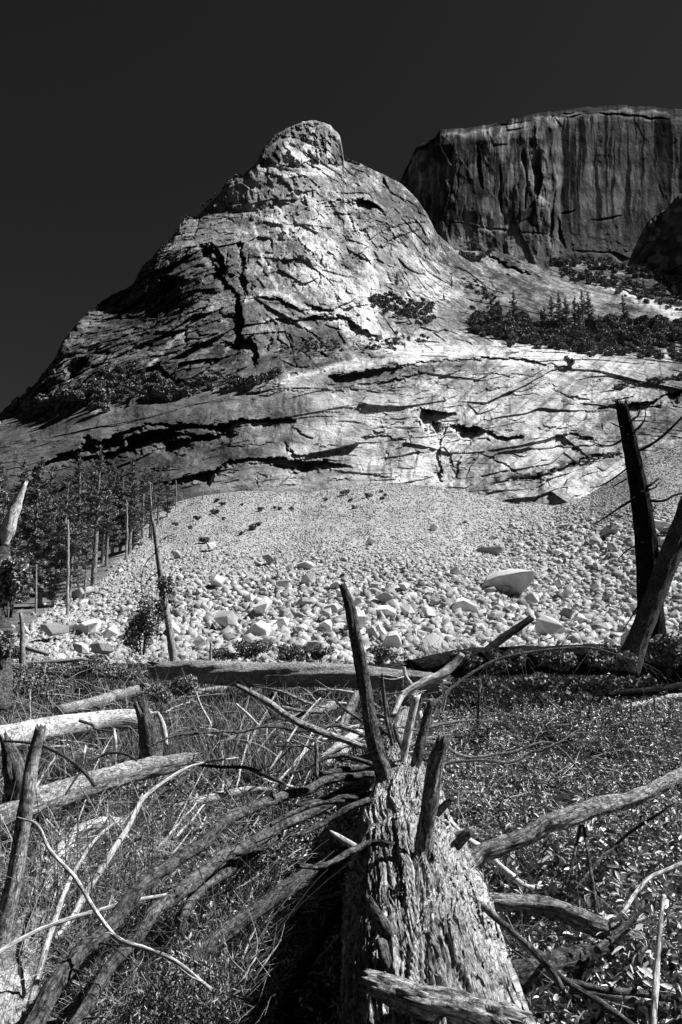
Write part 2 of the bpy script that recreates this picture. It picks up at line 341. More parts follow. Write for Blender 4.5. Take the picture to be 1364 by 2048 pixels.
STEPS = [  # (points, width px, K)
 ([(169,872),(205,880),(246,862),(287,849),(359,846),(431,849),(482,839),(590,836)],18,2.6),
 ([(160,885),(205,892),(250,874),(300,862),(360,852)],16,2.2),
 ([(110,915),(220,905),(267,882),(333,862),(380,868),(436,867),(478,866)],20,2.6),
 ([(200,918),(262,895),(330,880),(400,874)],22,1.8),
 ([(40,958),(82,930),(123,908),(170,895)],14,2.2),
 ([(322,966),(390,949),(436,936),(472,918),(539,915),(616,922),(641,920),(705,933)],15,2.8),
 ([(470,925),(540,925),(600,934),(650,934)],10,2.0),
 ([(905,721),(972,716),(1049,719),(1140,737)],12,2.6),
 ([(655,752),(674,750),(767,734),(850,724),(940,718)],26,.9),
 ([(650,778),(720,770),(800,757),(850,747)],6,2.2),
 ([(838,818),(869,821),(910,823)],20,2.8),
 ([(895,850),(951,855),(992,868),(1045,872)],20,2.8),
 ([(1170,824),(1228,811),(1280,806),(1331,790),(1370,778),(1500,750)],15,2.6),
 ([(1090,860),(1167,848)],9,2.2), ([(1110,873),(1150,868),(1195,880)],10,2.0),
 ([(982,965),(1054,954),(1126,934),(1177,913),(1250,905)],9,2.4),
 ([(569,846),(605,867),(628,880)],8,2.6), ([(572,886),(590,905),(612,908)],9,2.4),
 ([(704,400),(741,403),(770,433)],17,2.8), ([(655,402),(700,400)],6,2),
 ([(972,508),(992,518),(1023,534),(1066,546)],13,2.6),
 ([(910,536),(940,545),(1000,590)],7,2.2), ([(975,556),(1008,590),(1030,600)],8,2.4), ([(905,592),(960,582),(985,600)],7,2.0),
 ([(1130,552),(1228,572),(1310,603)],9,2.0), ([(1180,540),(1290,578),(1364,600)],7,1.6),
 ([(700,420),(712,470)],8,1.4), ([(716,460),(760,452),(800,440)],9,1.8), ([(730,480),(790,452),(850,440)],7,1.8),
 ([(745,505),(800,470),(850,458)],9,2.0), ([(700,520),(740,490)],6,1.4),
 ([(630,412),(680,408),(720,400)],6,1.4), ([(560,470),(640,430),(700,425)],4,1.2),
 ([(390,838),(470,845)],6,2), ([(300,905),(360,890),(470,890),(560,884)],5,1.4), ([(480,790),(540,782),(640,776)],6,1.6),
 ([(420,808),(520,795),(560,783)],6,1.6), ([(1090,760),(1130,790),(1190,800)],7,1.6), ([(960,905),(1010,930),(1040,952)],6,1.8),
 ([(740,860),(800,845),(812,850)],7,1.6), ([(700,880),(770,872),(815,880)],6,1.4), ([(1000,905),(1100,895),(1200,890)],5,1.4),
 ([(1060,775),(1160,760),(1250,770)],4,1.0), ([(930,790),(1010,775),(1100,782)],4,1.0), ([(880,760),(960,748),(1080,752)],4,1.0),
 ([(600,605),(650,618),(700,655),(735,668)],10,1.8), ([(590,640),(640,632),(700,640),(760,680)],22,1.3), ([(500,590),(560,600),(620,630)],12,1.6),
 ([(505,660),(560,635),(620,665),(660,700)],12,1.5),
 ([(440,345),(470,352),(500,345)],5,1.6),
 # joints: dark clefts on the left side of upright blocks
 ([(412,486),(426,528),(440,545),(462,570),(480,600),(486,640),(482,680)],24,2.6),
 ([(416,480),(440,510),(455,548)],22,2.4), ([(450,500),(456,530),(450,560)],10,2.4),
 ([(482,486),(485,518),(490,560),(490,608)],13,2.8), ([(494,500),(494,530)],6,2.4),
 ([(505,672),(512,700),(520,730)],30,2.4), ([(480,640),(485,690),(470,712)],26,1.8),
 ([(458,545),(430,560),(420,575)],10,2), ([(310,596),(325,575),(345,560),(330,600)],14,1.6),
 ([(370,556),(330,590),(298,622)],14,2.2), ([(318,610),(310,640),(304,650)],8,2.2), ([(376,660),(378,690)],8,2.4),
 ([(190,710),(165,738),(138,768)],16,2.4), ([(545,672),(540,705)],12,2.6), ([(585,688),(578,702)],8,2.2),
 ([(355,515),(330,560),(300,590)],10,1.8), ([(400,455),(380,500),(350,540)],9,1.8), ([(430,400),(405,430),(395,470)],12,2.0), ([(285,540),(280,570)],6,2.0),
 ([(430,585),(400,592),(350,622),(300,650)],6,1.6), ([(250,640),(210,668),(170,690)],6,1.4), ([(330,640),(290,652),(250,690)],6,1.4),
 ([(636,265),(630,300)],7,2.2), ([(608,270),(598,300)],6,1.8), ([(660,262),(662,300)],7,2.0), ([(560,280),(545,315)],12,1.8), ([(582,262),(572,300)],6,1.8),
 ([(890,845),(884,882),(879,918),(884,965)],13,2.4), ([(868,838),(886,848)],16,2.2), ([(775,900),(772,925),(758,935)],6,1.8), ([(820,850),(822,885),(835,905)],8,1.8),
 ([(905,895),(900,930),(915,955)],7,1.6), ([(930,900),(915,950),(900,972)],9,1.5), ([(965,900),(940,940),(925,965)],8,1.4), ([(640,865),(660,880),(665,905)],5,1.8), ([(510,945),(520,970)],4,2)]
DX = 1.35
cols = np.arange(-260, 1580, DX); NR = 640
t = np.linspace(0, 1, NR)[:, None]
silj = np.interp(cols, [p[0] for p in SIL], [p[1] for p in SIL]) + (3.0*fbm(cols/9, cols*0+.5, 4, 3)+9*(_h(np.floor(cols/13+.4*vn(cols/5, cols*0, 2)), cols*0, 9)-.5)*(cols < 500))*np.interp(cols, [0, 700, 900, 1100], [1, .8, .35, .8])
ssil = np.convolve(np.pad(silj, 60, 'edge'), np.ones(121)/121, 'valid')
PX = np.repeat(cols[None, :], NR, 0); PY = 1090+(ssil[None, :]-1090)*t+(silj-ssil)[None, :]*t**9
Y = interp_table(TABLE, PX, PY)
terr = np.interp(PX, [p[0] for p in TERR], [p[1] for p in TERR])
slab = sm(-14, 8, PY-terr); rslope = sm(850, 930, PX)*(1-slab)*sm(-1, 1, 660-PY); rough = np.clip(1-slab-.75*rslope, 0, 1)
flank = rough*sm(560, 380, PX-(PY-600)*.2)
X0, Y0, Z0 = atY(PX, PY, Y)
_, _, kx, ky, _, _ = cell(PX/15, PY/11, 521); _, _, kx2, ky2, _, _ = cell(PX/6, PY/5, 523)
wx = PX+2.5*fbm(PX/26, PY/26, 2, 21)+7*(_h(kx, ky, 3)-.5)+3*(_h(kx2, ky2, 4)-.5); wy = PY+2.5*fbm(PX/30, PY/24, 2, 23)+6*(_h(kx, ky, 5)-.5)+3*(_h(kx2, ky2, 6)-.5)
# big shapes: buttresses and hollows
Y += rough*(14-8*flank)*fbm(X0/70, Z0/90, 3, 31) + slab*7*fbm(X0/60, Z0/28, 3, 32) + rslope*16*fbm(X0/80, Z0/60, 3, 33)
# fractured blocks at four sizes, long axis along the joints
def blocks(u, v, L, s, st, ti): return facet(u/L, v/L, s, st*L, ti*L)
a1 = math.radians(34); c1, s1 = math.cos(a1), math.sin(a1)
wxm = X0+2.2*fbm(X0/26, Z0/26, 2, 51); wzm = Z0+2.2*fbm(X0/26, Z0/26, 2, 52)
ul, vl = (wxm*c1+wzm*s1)/1.9, -wxm*s1+wzm*c1
a2 = math.radians(-52); c2, s2 = math.cos(a2), math.sin(a2); uc, vc = (wxm*c2+wzm*s2)/1.35, -wxm*s2+wzm*c2
FL = 0; FC = 0; TN = 0
for L, s, st, ti in ((26, 101, .24, .7), (11, 131, .26, .95), (5, 161, .26, 1.1), (2.2, 191, .24, 1.1), (1.1, 197, .2, 1.0)):
    h, e, tn = blocks(ul, vl, L, s, st, ti); FL = FL+h; kk = .45 if L > 20 else .8 if L > 8 else 1.0; h2, e2, tn2 = blocks(uc+(.9*vc if L < 8 else 0), vc, L*(1.3 if L > 4 else 1), s+400, st*.3*kk, ti*.62*kk); FC = FC+h2
    TN = TN+(tn-.5)*.6*flank+(tn2-.5)*.75*(1-flank)*(1-.7*slab)
knob = sm(345, 315, PY)*sm(480, 520, PX)*sm(720, 690, PX)
Y += flank*FL*1.25+(rough-flank)*FC*(.95+.7*knob)+knob*rough*3*fbm(X0/9, Z0/14, 3, 34)
# slabs: long low exfoliation shells
a3 = math.radians(9)+.25*fbm(X0/90, Z0/90, 2, 61); us = (X0*np.cos(a3)+Z0*np.sin(a3)); vs = -X0*np.sin(a3)+Z0*np.cos(a3)+3*fbm(X0/30, Z0/12, 3, 62)
FS = 0
for L, s, st, ti in ((15, 201, .07, .36), (6, 231, .07, .38), (2.6, 261, .06, .4), (1.2, 291, .06, .4)):
    h, e, tn = facet(us/(L*3.6), vs/L, s, st*L, ti*L); FS = FS+h
Y += slab*FS*(.8+.5*sm(600, 800, PX))
a4 = math.radians(-24); ur = (wxm*math.cos(a4)+wzm*math.sin(a4))/4; vr = -wxm*math.sin(a4)+wzm*math.cos(a4)
FR = 0
for L, s in ((16, 301), (6, 331), (2.6, 351)):
    h, e, tn = facet(ur/L, vr/L, s, .07*L, .32*L); FR = FR+h
Y += rslope*FR*1.1
for pts, wd, K in STEPS: step_into(Y, PX, PY, wx, wy, pts, wd, K)
# automatic small clefts
rs = np.random.default_rng(5)
for k in range(90):
    x = rs.uniform(-50, 1364); sy = np.interp(x, cols, silj); y = rs.uniform(sy+12, 990)
    tl = np.interp(x, [p[0] for p in TERR], [p[1] for p in TERR])
    if y > tl: an = rs.normal(-.12, .16); ln = rs.uniform(14, 60); wd = rs.uniform(2.5, 5); K = 1.8
    elif x > 880: an = rs.normal(.45, .25); ln = rs.uniform(10, 45); wd = rs.uniform(2.5, 5); K = 1.8
    elif x < 520: an = rs.choice([rs.normal(-.6, .2), rs.normal(2.2, .25)]); ln = rs.uniform(10, 34); wd = rs.uniform(4, 9); K = 2.2
    else: an = rs.choice([rs.normal(.9, .3), rs.normal(-.4, .3)]); ln = rs.uniform(10, 30); wd = rs.uniform(2.5, 5); K = 1.5
    dx, dy = math.cos(an)*ln, math.sin(an)*ln
    step_into(Y, PX, PY, wx, wy, [(x, y), (x+dx*.5+rs.normal(0, 2), y+dy*.5+rs.normal(0, 2)), (x+dx, y+dy)], wd, K)
# round off towards the skyline
edge = np.clip((PY-silj[None, :])/ (18*np.interp(PX, [500, 560, 690, 900], [1, .8, .6, .4])), 0, 1)
Y += (1-np.sqrt(1-(1-edge)**2+1e-6)) * 26
X1, Y1, Z1 = atY(PX, PY, Y)
# tone of the stone, with some shade painted in
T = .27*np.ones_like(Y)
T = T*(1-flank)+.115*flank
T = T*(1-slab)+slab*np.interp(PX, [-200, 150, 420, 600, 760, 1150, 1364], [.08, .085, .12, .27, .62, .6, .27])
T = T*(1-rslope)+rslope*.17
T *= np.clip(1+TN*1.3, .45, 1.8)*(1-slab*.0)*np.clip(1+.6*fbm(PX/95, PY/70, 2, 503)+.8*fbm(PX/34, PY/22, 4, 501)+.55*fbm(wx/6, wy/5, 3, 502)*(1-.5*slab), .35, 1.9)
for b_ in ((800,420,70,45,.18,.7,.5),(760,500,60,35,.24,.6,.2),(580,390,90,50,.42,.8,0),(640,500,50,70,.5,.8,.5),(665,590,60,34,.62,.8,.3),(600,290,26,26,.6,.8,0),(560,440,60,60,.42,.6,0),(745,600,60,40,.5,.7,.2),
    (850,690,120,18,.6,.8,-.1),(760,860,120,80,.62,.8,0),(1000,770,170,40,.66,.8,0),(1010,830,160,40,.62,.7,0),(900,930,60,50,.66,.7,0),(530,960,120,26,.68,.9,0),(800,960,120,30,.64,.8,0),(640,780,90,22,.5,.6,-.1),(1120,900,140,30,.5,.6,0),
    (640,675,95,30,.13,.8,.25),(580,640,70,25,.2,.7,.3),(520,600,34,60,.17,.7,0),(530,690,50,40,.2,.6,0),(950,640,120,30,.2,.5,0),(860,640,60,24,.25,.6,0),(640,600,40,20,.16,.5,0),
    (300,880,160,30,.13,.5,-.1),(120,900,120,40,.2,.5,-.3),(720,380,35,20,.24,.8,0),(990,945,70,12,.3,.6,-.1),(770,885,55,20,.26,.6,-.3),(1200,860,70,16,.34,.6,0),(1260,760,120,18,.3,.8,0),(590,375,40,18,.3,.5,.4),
    (430,470,60,60,.17,.5,0),(350,560,70,50,.2,.4,0),(556,292,34,46,.05,.97,.3),(600,285,26,14,.1,.8,-.6),(650,285,16,34,.14,.8,0),(610,248,50,9,.12,.9,-.1),(672,300,12,24,.16,.8,0),(640,330,70,6,.16,.7,0),(665,275,20,22,.24,.7,0),(600,262,40,12,.22,.7,0)): blob_tone(T, PX, PY, *b_)  # dark left side of the knob is shade painted into the tone
for pts, wd in SCAR: line_tone(T, PX, PY, wx, wy, pts, wd, .8, .95)
for pts, wd, v in (([(580,285),(572,300),(585,316)],10,.85),([(625,275),(618,300),(628,320)],7,.8),([(655,300),(660,320)],6,.7),([(612,290),(625,315)],6,.8),([(538,437),(561,455),(605,472),(620,501),(637,516)],9,.85),([(626,545),(661,560),(700,572),(690,600)],15,.85),
    ([(647,560),(673,583),(690,618),(732,621),(741,657),(761,677),(808,698),(872,689)],12,.85),([(655,480),(672,495),(665,510)],8,.85),([(505,450),(520,500),(540,545),(560,590)],3,.7),([(560,450),(575,520),(600,580)],3,.7),([(600,520),(590,560),(640,610)],3,.7),
    ([(490,600),(540,585),(600,610),(660,635),(740,690)],5,.7),([(520,650),(560,630),(620,660)],4,.65),([(560,768),(640,743),(720,727),(860,711),(1000,702)],6,.8),([(620,480),(640,540),(655,590)],4,.75),
    ([(1180,555),(1260,590),(1364,640)],8,.6),([(1210,570),(1364,622)],4,.7),([(1080,770),(1130,820)],5,.6),([(705,560),(740,600),(745,640)],9,.75),([(520,340),(600,328),(690,335)],8,.6),([(380,655),(330,700),(300,730)],4,.4)):
    line_tone(T, PX, PY, wx, wy, pts, wd, v)
for pts, wd, v in (([(655,765),(720,757),(800,745),(900,730),(945,735)],11,.17),([(480,925),(600,930),(700,925)],10,.24),([(805,790),(812,880),(800,950)],5,.42),([(985,962),(1054,950),(1126,930),(1180,912)],8,.12),([(440,750),(500,735),(560,742)],10,.12)):  # first band: shade of the steep ledge face painted into the tone
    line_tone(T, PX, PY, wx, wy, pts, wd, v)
vein = ridged(PX/46+.6*fbm(PX/20, PY/20, 2, 71), PY/60, 3, 72); T += sm(.9, .97, vein)*(rough-flank*.7)*.35
stain = sm(.56, .72, vn(wx/5, PY/75, 81)*.6+vn(wx/2.3, PY/40, 82)*.4)*sm(.4, .6, vn(wx/60, PY/50, 83)); T *= 1-.5*stain*np.clip(slab+.3*flank, 0, 1)
diag = vn((PX+PY*1.1)/7, (PY-PX*.2)/60, 84); T *= 1-.35*sm(.55, .75, diag)*slab*sm(700, 900, PX)
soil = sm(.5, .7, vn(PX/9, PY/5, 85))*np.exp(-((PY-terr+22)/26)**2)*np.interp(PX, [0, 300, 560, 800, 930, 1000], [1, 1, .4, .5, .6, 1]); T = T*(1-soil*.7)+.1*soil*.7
T = np.clip(T, .04, .85)
MY = Y.copy()
def mountY(px, py):
    j = int(np.clip((px+260)/DX, 0, len(cols)-1)); s = silj[j]; i = int(np.clip((py-1090)/(s-1090)*(NR-1), 0, NR-1)); return float(MY[i, j])
X2, Y2, Z2, T2 = close_back(X1, Y1, Z1, T)
r, c = X2.shape
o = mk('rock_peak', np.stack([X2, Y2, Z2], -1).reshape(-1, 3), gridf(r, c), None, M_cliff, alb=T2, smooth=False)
tag(o, 'pale granite peak with a rounded knob summit and curving overhanging slabs above the talus', kind='structure')

# ------------------------------------------------------------------ the sheer dome behind
HS = [(790,400),(802,359),(818,323),(833,292),(869,277),(880,259),(931,257),(992,246),(1054,231),(1126,220),(1177,213),(1254,211),(1310,214),(1364,220),(1500,240),(1620,275)]
hc = np.arange(790, 1620, 1.5); HR = 330; t = np.linspace(0, 1, HR)[:, None]
hs = np.interp(hc, [p[0] for p in HS], [p[1] for p in HS])+1.6*fbm(hc/10, hc*0, 3, 5)+3*(_h(np.floor(hc/19), hc*0, 8)-.5)
PX = np.repeat(hc[None], HR, 0); PY = 640+(hs[None]-640)*t; sdn = PY-hs[None]
lean = np.interp(PX, [790, 815, 850, 900, 1102, 1112, 1300, 1620], [1010, 950, 905, 900, 968, 986, 1040, 1110])
Y = lean+np.interp(sdn, [0, 4, 12, 30, 80, 400], [70, 32, 12, 3, 0, -30])
X0, Y0, Z0 = atY(PX, PY, Y)
Y = Y+(np.interp(PX+14*fbm(PY/60, PX*0+3, 3, 77), [790, 815, 850, 900, 1102, 1116, 1300, 1620], [1010, 950, 905, 900, 968, 984, 1040, 1110])-lean)
lf = sm(1135, 1095, PX+12*fbm(PX/20, PY/40, 2, 8))
wxm = X0+4*fbm(X0/40, Z0/60, 2, 9)
FH = 0
for L, s in ((42, 11), (18, 31), (8, 51), (3.6, 71), (2, 91)):
    h, e, tn = facet(wxm/L, Z0/(L*3.2), s, .13*L, .5*L); FH = FH+h
Y += FH*(.07+.34*lf)+8*lf*fbm(X0/45, Z0/90, 3, 12)+1.5*fbm(X0/14, Z0/60, 3, 14)+2.2*facet((X0+Z0*.5)/14, (Z0-X0*.4)/8, 15, .2, .8)[0]*sm(430, 500, PY)
wx = PX+5*fbm(PX/20, PY/30, 3, 15); wy = PY+4*fbm(PX/20, PY/20, 3, 16)
for pts, wd, K in (([(1050,300),(1056,360),(1050,420)],10,1.6),([(1080,300),(1084,350),(1076,400)],14,1.8),([(1112,380),(1106,440),(1104,500)],10,1.0),([(870,290),(874,330),(860,370),(865,410)],12,1.6),([(840,330),(835,370)],10,1.4),
    ([(1116,430),(1125,470),(1132,500)],8,1.4),([(1120,425),(1150,420)],5,1.4),([(1150,500),(1220,505),(1262,520)],12,1.0),([(1180,440),(1240,430)],5,.8),([(960,300),(965,380)],8,1.2),([(1000,330),(1005,430)],8,1.3),([(920,300),(915,400)],6,1.1),
    ([(880,262),(990,252),(1130,228),(1180,222)],7,1.2),([(1120,236),(1200,226),(1340,238)],6,1.2),([(880,440),(980,455),(1100,470)],8,.7)): step_into(Y, PX, PY, wx, wy, pts, wd, K)
X1, Y1, Z1 = atY(PX, PY, Y)
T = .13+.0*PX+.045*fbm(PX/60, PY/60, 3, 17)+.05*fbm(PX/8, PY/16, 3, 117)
blob_tone(T, PX, PY, 960, 500, 120, 45, .34, .8); blob_tone(T, PX, PY, 1085, 345, 26, 60, .36, .8); blob_tone(T, PX, PY, 850, 340, 40, 50, .38, .7); blob_tone(T, PX, PY, 1210, 390, 70, 70, .24, .7)  # sun-facing columns and sunlit left shoulder painted lighter
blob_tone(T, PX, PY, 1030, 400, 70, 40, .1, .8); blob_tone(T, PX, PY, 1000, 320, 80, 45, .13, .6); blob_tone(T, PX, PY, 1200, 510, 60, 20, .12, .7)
T = np.where(sdn < 30, T*np.interp(sdn+8*fbm(PX/25, PY/9, 3, 78), [0, 8, 12, 26, 38], [.3, .4, 1.5, 1.1, .6]), T)  # lit cap patches and dark rim edge painted into the tone
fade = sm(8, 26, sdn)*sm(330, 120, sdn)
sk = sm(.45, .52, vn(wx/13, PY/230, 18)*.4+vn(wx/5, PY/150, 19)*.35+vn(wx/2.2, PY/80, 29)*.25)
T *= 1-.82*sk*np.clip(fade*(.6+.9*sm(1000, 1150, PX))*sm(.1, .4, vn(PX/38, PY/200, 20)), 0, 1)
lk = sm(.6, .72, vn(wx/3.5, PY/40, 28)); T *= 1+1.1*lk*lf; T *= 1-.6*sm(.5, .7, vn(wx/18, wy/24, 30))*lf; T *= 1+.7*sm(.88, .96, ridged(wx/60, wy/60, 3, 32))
T = np.clip(T, .008, .6)
X2, Y2, Z2, T2 = close_back(X1, Y1, Z1, T, ((60, -10), (200, -60), (400, -250)))
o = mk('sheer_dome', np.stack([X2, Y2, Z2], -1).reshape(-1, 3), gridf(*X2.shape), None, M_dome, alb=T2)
tag(o, 'dark streaked sheer granite dome face behind the peak', kind='structure')

CS = [(1258,560),(1262,518),(1270,500),(1280,472),(1300,436),(1316,430),(1331,418),(1350,396),(1364,385),(1450,330),(1600,280)]
hc = np.arange(1258, 1600, 1.6); HR = 150; t = np.linspace(0, 1, HR)[:, None]
hs = np.interp(hc, [p[0] for p in CS], [p[1] for p in CS])+3*fbm(hc/7, hc*0, 3, 25)
PX = np.repeat(hc[None], HR, 0); PY = 640+(hs[None]-640)*t
Y = np.interp(PX, [1258, 1600], [760, 560])+np.interp(PY-hs[None], [0, 12, 40, 200], [60, 25, 0, -60])
X0, Y0, Z0 = atY(PX, PY, Y); FH = 0
for L, s in ((30, 511), (12, 531), (5, 551)):
    h, e, tn = facet((X0+Z0*.3)/L, Z0/(L*1.6), s, .2*L, .6*L); FH = FH+h
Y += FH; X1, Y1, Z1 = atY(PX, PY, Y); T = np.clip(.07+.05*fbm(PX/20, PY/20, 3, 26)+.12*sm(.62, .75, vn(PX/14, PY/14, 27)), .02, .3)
X2, Y2, Z2, T2 = close_back(X1, Y1, Z1, T, ((30, -10), (120, -80)))
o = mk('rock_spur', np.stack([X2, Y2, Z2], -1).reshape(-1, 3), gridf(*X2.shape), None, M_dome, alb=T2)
tag(o, 'dark shaded rock spur in front of the dome at the right edge', kind='structure')

# ------------------------------------------------------------------ ground, talus fan
TT = [(-600,1150),(-100,1090),(60,1070),(200,1050),(330,1010),(400,992),(480,985),(600,985),(680,972),(740,965),(800,966),(860,972),(930,985),(1010,1000),(1100,1005),(1180,985),(1240,950),(1300,910),(1364,888),(1500,830),(2000,800)]
def ztop(px):
    py = np.interp(px, [p[0] for p in TT], [p[1] for p in TT]); x, y, z = ray(682, py); return CAMZ+200*z/y
def base_h(x, y):
    y = np.asarray(y, float); px = 682+F*x/(1.02*np.maximum(y, 30)); t = (y-56)/144
    return np.where(t > 0, ztop(px)*np.clip(t, 0, 1)**1.38, 0)
def ground_h(x, y):
    h = base_h(x, y)
    h = h+.10*fbm(x/2.2, y/2.2, 3, 401)*sm(60, 40, y)+.25*fbm(x/9, y/9, 3, 402)*sm(8, 20, y)
    return h+.55*fbm(x/14, y/14, 3, 403)*sm(56, 80, y)*1.5
def at_px(px, py):                     # point of the open ground seen at a pixel
    lo, hi = 20., 205.
    for _ in range(30):
        mid = (lo+hi)/2; x, y, z = atY(px, py, mid)
        if z > ground_h(np.array([x]), np.array([y]))[0]: lo = mid
        else: hi = mid
    x, y, z = atY(px, py, mid); return float(x), float(y), float(z)
NA, NY = 620, 620
a = np.linspace(-1.35, 1.35, NA)[None, :]; yy = np.concatenate([np.linspace(-14, 20, 240), 20*np.exp(np.linspace(0, math.log(250/20), NY-239))[1:]])[:, None]
XX = a*(np.maximum(yy, 0)*.85+16); YY = np.repeat(yy, NA, 1); ZZ = ground_h(XX, YY)
gp, gq = proj(XX, np.maximum(YY, 1), ZZ)
rub = sm(43, 50, YY+4*fbm(XX/6, YY/6, 3, 404))
le = np.interp(gq, [960, 1000, 1080, 1150, 1200, 1250, 1290, 1330], [420, 340, 270, 215, 130, 60, -10, -60])     # left edge of the fan
fan = sm(-14, 14, gp-le+14*fbm(XX/7, YY/7, 3, 405))
ZZ = ZZ+rub*fan*(.3*facet(XX/1.1, YY/1.1, 406, .5, .8)[0]+.35*facet(XX/.5, YY/.5, 409, .4, .6)[0]*.6)
TN = (.016+.02*vn(XX*2, YY*2, 410))*(1-rub)+rub*((1-fan)*(.10+.10*vn(XX/1.5, YY/1.5, 407))+fan*np.interp(gq, [960, 1100, 1250], [.34, .38, .42])*(1+.25*fbm((XX-YY*.3)/3, YY/16, 3, 408)))
o = mk('ground', np.stack([XX, YY, ZZ], -1).reshape(-1, 3), gridf(XX.shape[0], XX.shape[1]), None, M_ground, alb=TN); tag(o, kind='structure')

# ------------------------------------------------------------------ stones
def hull_rock(seed, n=16, flat=.7, bev=.02):
    r = np.random.default_rng(seed); bm = bmesh.new()
    for i in range(n):
        v = r.normal(size=3); v /= np.abs(v).max()**.6*np.linalg.norm(v)**.4; v *= r.uniform(.75, 1.0); bm.verts.new((v[0]*.5, v[1]*.45, v[2]*.5*flat))
    bmesh.ops.convex_hull(bm, input=bm.verts[:])
    for v in [v for v in bm.verts if not v.link_faces]: bm.verts.remove(v)
    bmesh.ops.dissolve_limit(bm, angle_limit=math.radians(14), verts=bm.verts[:], edges=bm.edges[:])
    bmesh.ops.bevel(bm, geom=bm.edges[:]+bm.verts[:], offset=bev*.5, segments=1, affect='EDGES')
    bmesh.ops.triangulate(bm, faces=bm.faces[:])
    me = bpy.data.meshes.new('boulder'); bm.to_mesh(me); bm.free(); me.materials.append(M_boulder); return me
ROCKS = [hull_rock(900+i, 11+i % 8, .55+.07*(i % 5)) for i in range(14)]
def boulder(px, py, wpx, label, group=None, kind=0, rot=None, flat=None, name='boulder', sink=0, tilt=.3):
    x, y, z = at_px(px, py); d = y*CP+(z-CAMZ)*SP; s = wpx*d/F*1.05
    o = bpy.data.objects.new(name, ROCKS[kind % 14]); COL.objects.link(o)
    f = flat or random.uniform(.75, 1.1)
    o.scale = (s, s*random.uniform(.7, 1.0), s*f); o.rotation_euler = (random.gauss(0, tilt), random.gauss(0, tilt), random.uniform(0, 6.28) if rot is None else rot)
    o.location = (x, y+s*.3, float(ground_h(np.array([x]), np.array([y+s*.3]))[0])+s*f*.42)
    return tag(o, label, 'boulder', group)
def wedge_boulder(px, py, outline, thick, label, roofy=.25):
    """a big split block: outline (px,py) seen from the front, depth thick metres"""
    x, y, z = at_px(px, py); d = y*CP+(z-CAMZ)*SP; k = d/F
    bm = bmesh.new()
    front = [bm.verts.new(((a-px)*k, random.uniform(-.05, .05)*thick-.25*(py-b)*k-.75*(a-px)*k, (py-b)*k)) for a, b in outline]
    mx = sum(a for a, b in outline)/len(outline)
    back = [bm.verts.new((((a-mx)*.86+mx-px)*k+thick*.12, thick*random.uniform(.85, 1.15), (py-b)*k*.92+thick*roofy)) for a, b in outline]
    bmesh.ops.convex_hull(bm, input=bm.verts[:])
    for v in [v for v in bm.verts if not v.link_faces]: bm.verts.remove(v)
    bmesh.ops.bevel(bm, geom=bm.edges[:], offset=k*1.6, segments=1, affect='EDGES')
    bmesh.ops.triangulate(bm, faces=bm.faces[:])
    me = bpy.data.meshes.new('boulder'); bm.to_mesh(me); bm.free(); me.materials.append(M_boulder)
    o = bpy.data.objects.new('boulder', me); COL.objects.link(o); o.location = (x, y, z-.2)
    return tag(o, label, 'boulder')
wedge_boulder(1010, 1188, [(968,1170),(975,1158),(1000,1148),(1040,1143),(1058,1142),(1057,1160),(1035,1190),(1000,1194),(975,1186)], 4.5, 'largest tilted wedge boulder with a smooth shaded face high on the right of the talus')
wedge_boulder(978, 1108, [(953,1096),(962,1092),(1000,1092),(1002,1100),(990,1110),(965,1110)], 3.5, 'flat topped boulder with a black underside above the large wedge boulder', .1)
wedge_boulder(930, 1228, [(905,1215),(912,1202),(930,1198),(950,1210),(958,1228),(945,1236),(912,1230)], 2.6, 'bright cracked block directly below the large wedge boulder')
wedge_boulder(765, 1236, [(740,1226),(752,1216),(775,1215),(790,1222),(785,1237),(745,1236)], 2.4, 'low wide block with a dark front and pale top right of the leaning branch')
wedge_boulder(660, 1230, [(645,1228),(648,1210),(670,1206),(676,1215),(674,1232)], 1.6, 'squarish grey fronted block left of the leaning branch')
wedge_boulder(510, 1278, [(482,1275),(490,1258),(510,1243),(535,1256),(537,1272),(520,1280)], 2.0, 'pale peaked boulder at the foot of the talus above the long log')
wedge_boulder(785, 1300, [(755,1300),(768,1285),(775,1268),(795,1265),(803,1285),(798,1302)], 1.8, 'blazing white broken block close behind the long fallen log')
wedge_boulder(648, 1266, [(636,1265),(637,1246),(650,1240),(662,1247),(662,1266)], 1.4, 'upright rounded white block beside the leaning branch')
wedge_boulder(740, 1280, [(728,1280),(732,1256),(745,1250),(753,1262),(750,1283)], 1.4, 'upright white block just right of the leaning branch')
wedge_boulder(600, 1268, [(584,1266),(588,1252),(602,1248),(615,1256),(613,1270)], 1.4, 'round grey boulder between the peaked boulder and the upright white block')
wedge_boulder(672, 1182, [(658,1182),(660,1166),(674,1161),(682,1166),(680,1182)], 1.6, 'pale square block right behind the tip of the leaning branch')
wedge_boulder(605, 1138, [(583,1137),(590,1127),(612,1122),(628,1130),(622,1138)], 2.5, 'long rounded boulder alone in the middle of the talus')
wedge_boulder(1325, 1062, [(1296,1056),(1305,1036),(1330,1042),(1345,1050),(1335,1072),(1310,1066)], 4.0, 'large slab boulder behind the standing dead snag')
wedge_boulder(1350, 1096, [(1318,1095),(1330,1076),(1375,1064),(1380,1100)], 4.0, 'large sunlit boulder at the right edge between the two dead trunks')
wedge_boulder(1130, 1056, [(1116,1056),(1122,1048),(1140,1047),(1142,1055)], 2.4, 'small flat white boulder alone on the upper right talus')
wedge_boulder(1232, 1092, [(1218,1100),(1224,1086),(1240,1082),(1246,1096)], 2.6, 'pale boulder left of the snag halfway up its trunk')
wedge_boulder(160, 1268, [(138,1268),(146,1254),(162,1242),(180,1248),(182,1266)], 2.4, 'broad white boulder on the left tongue of the talus')
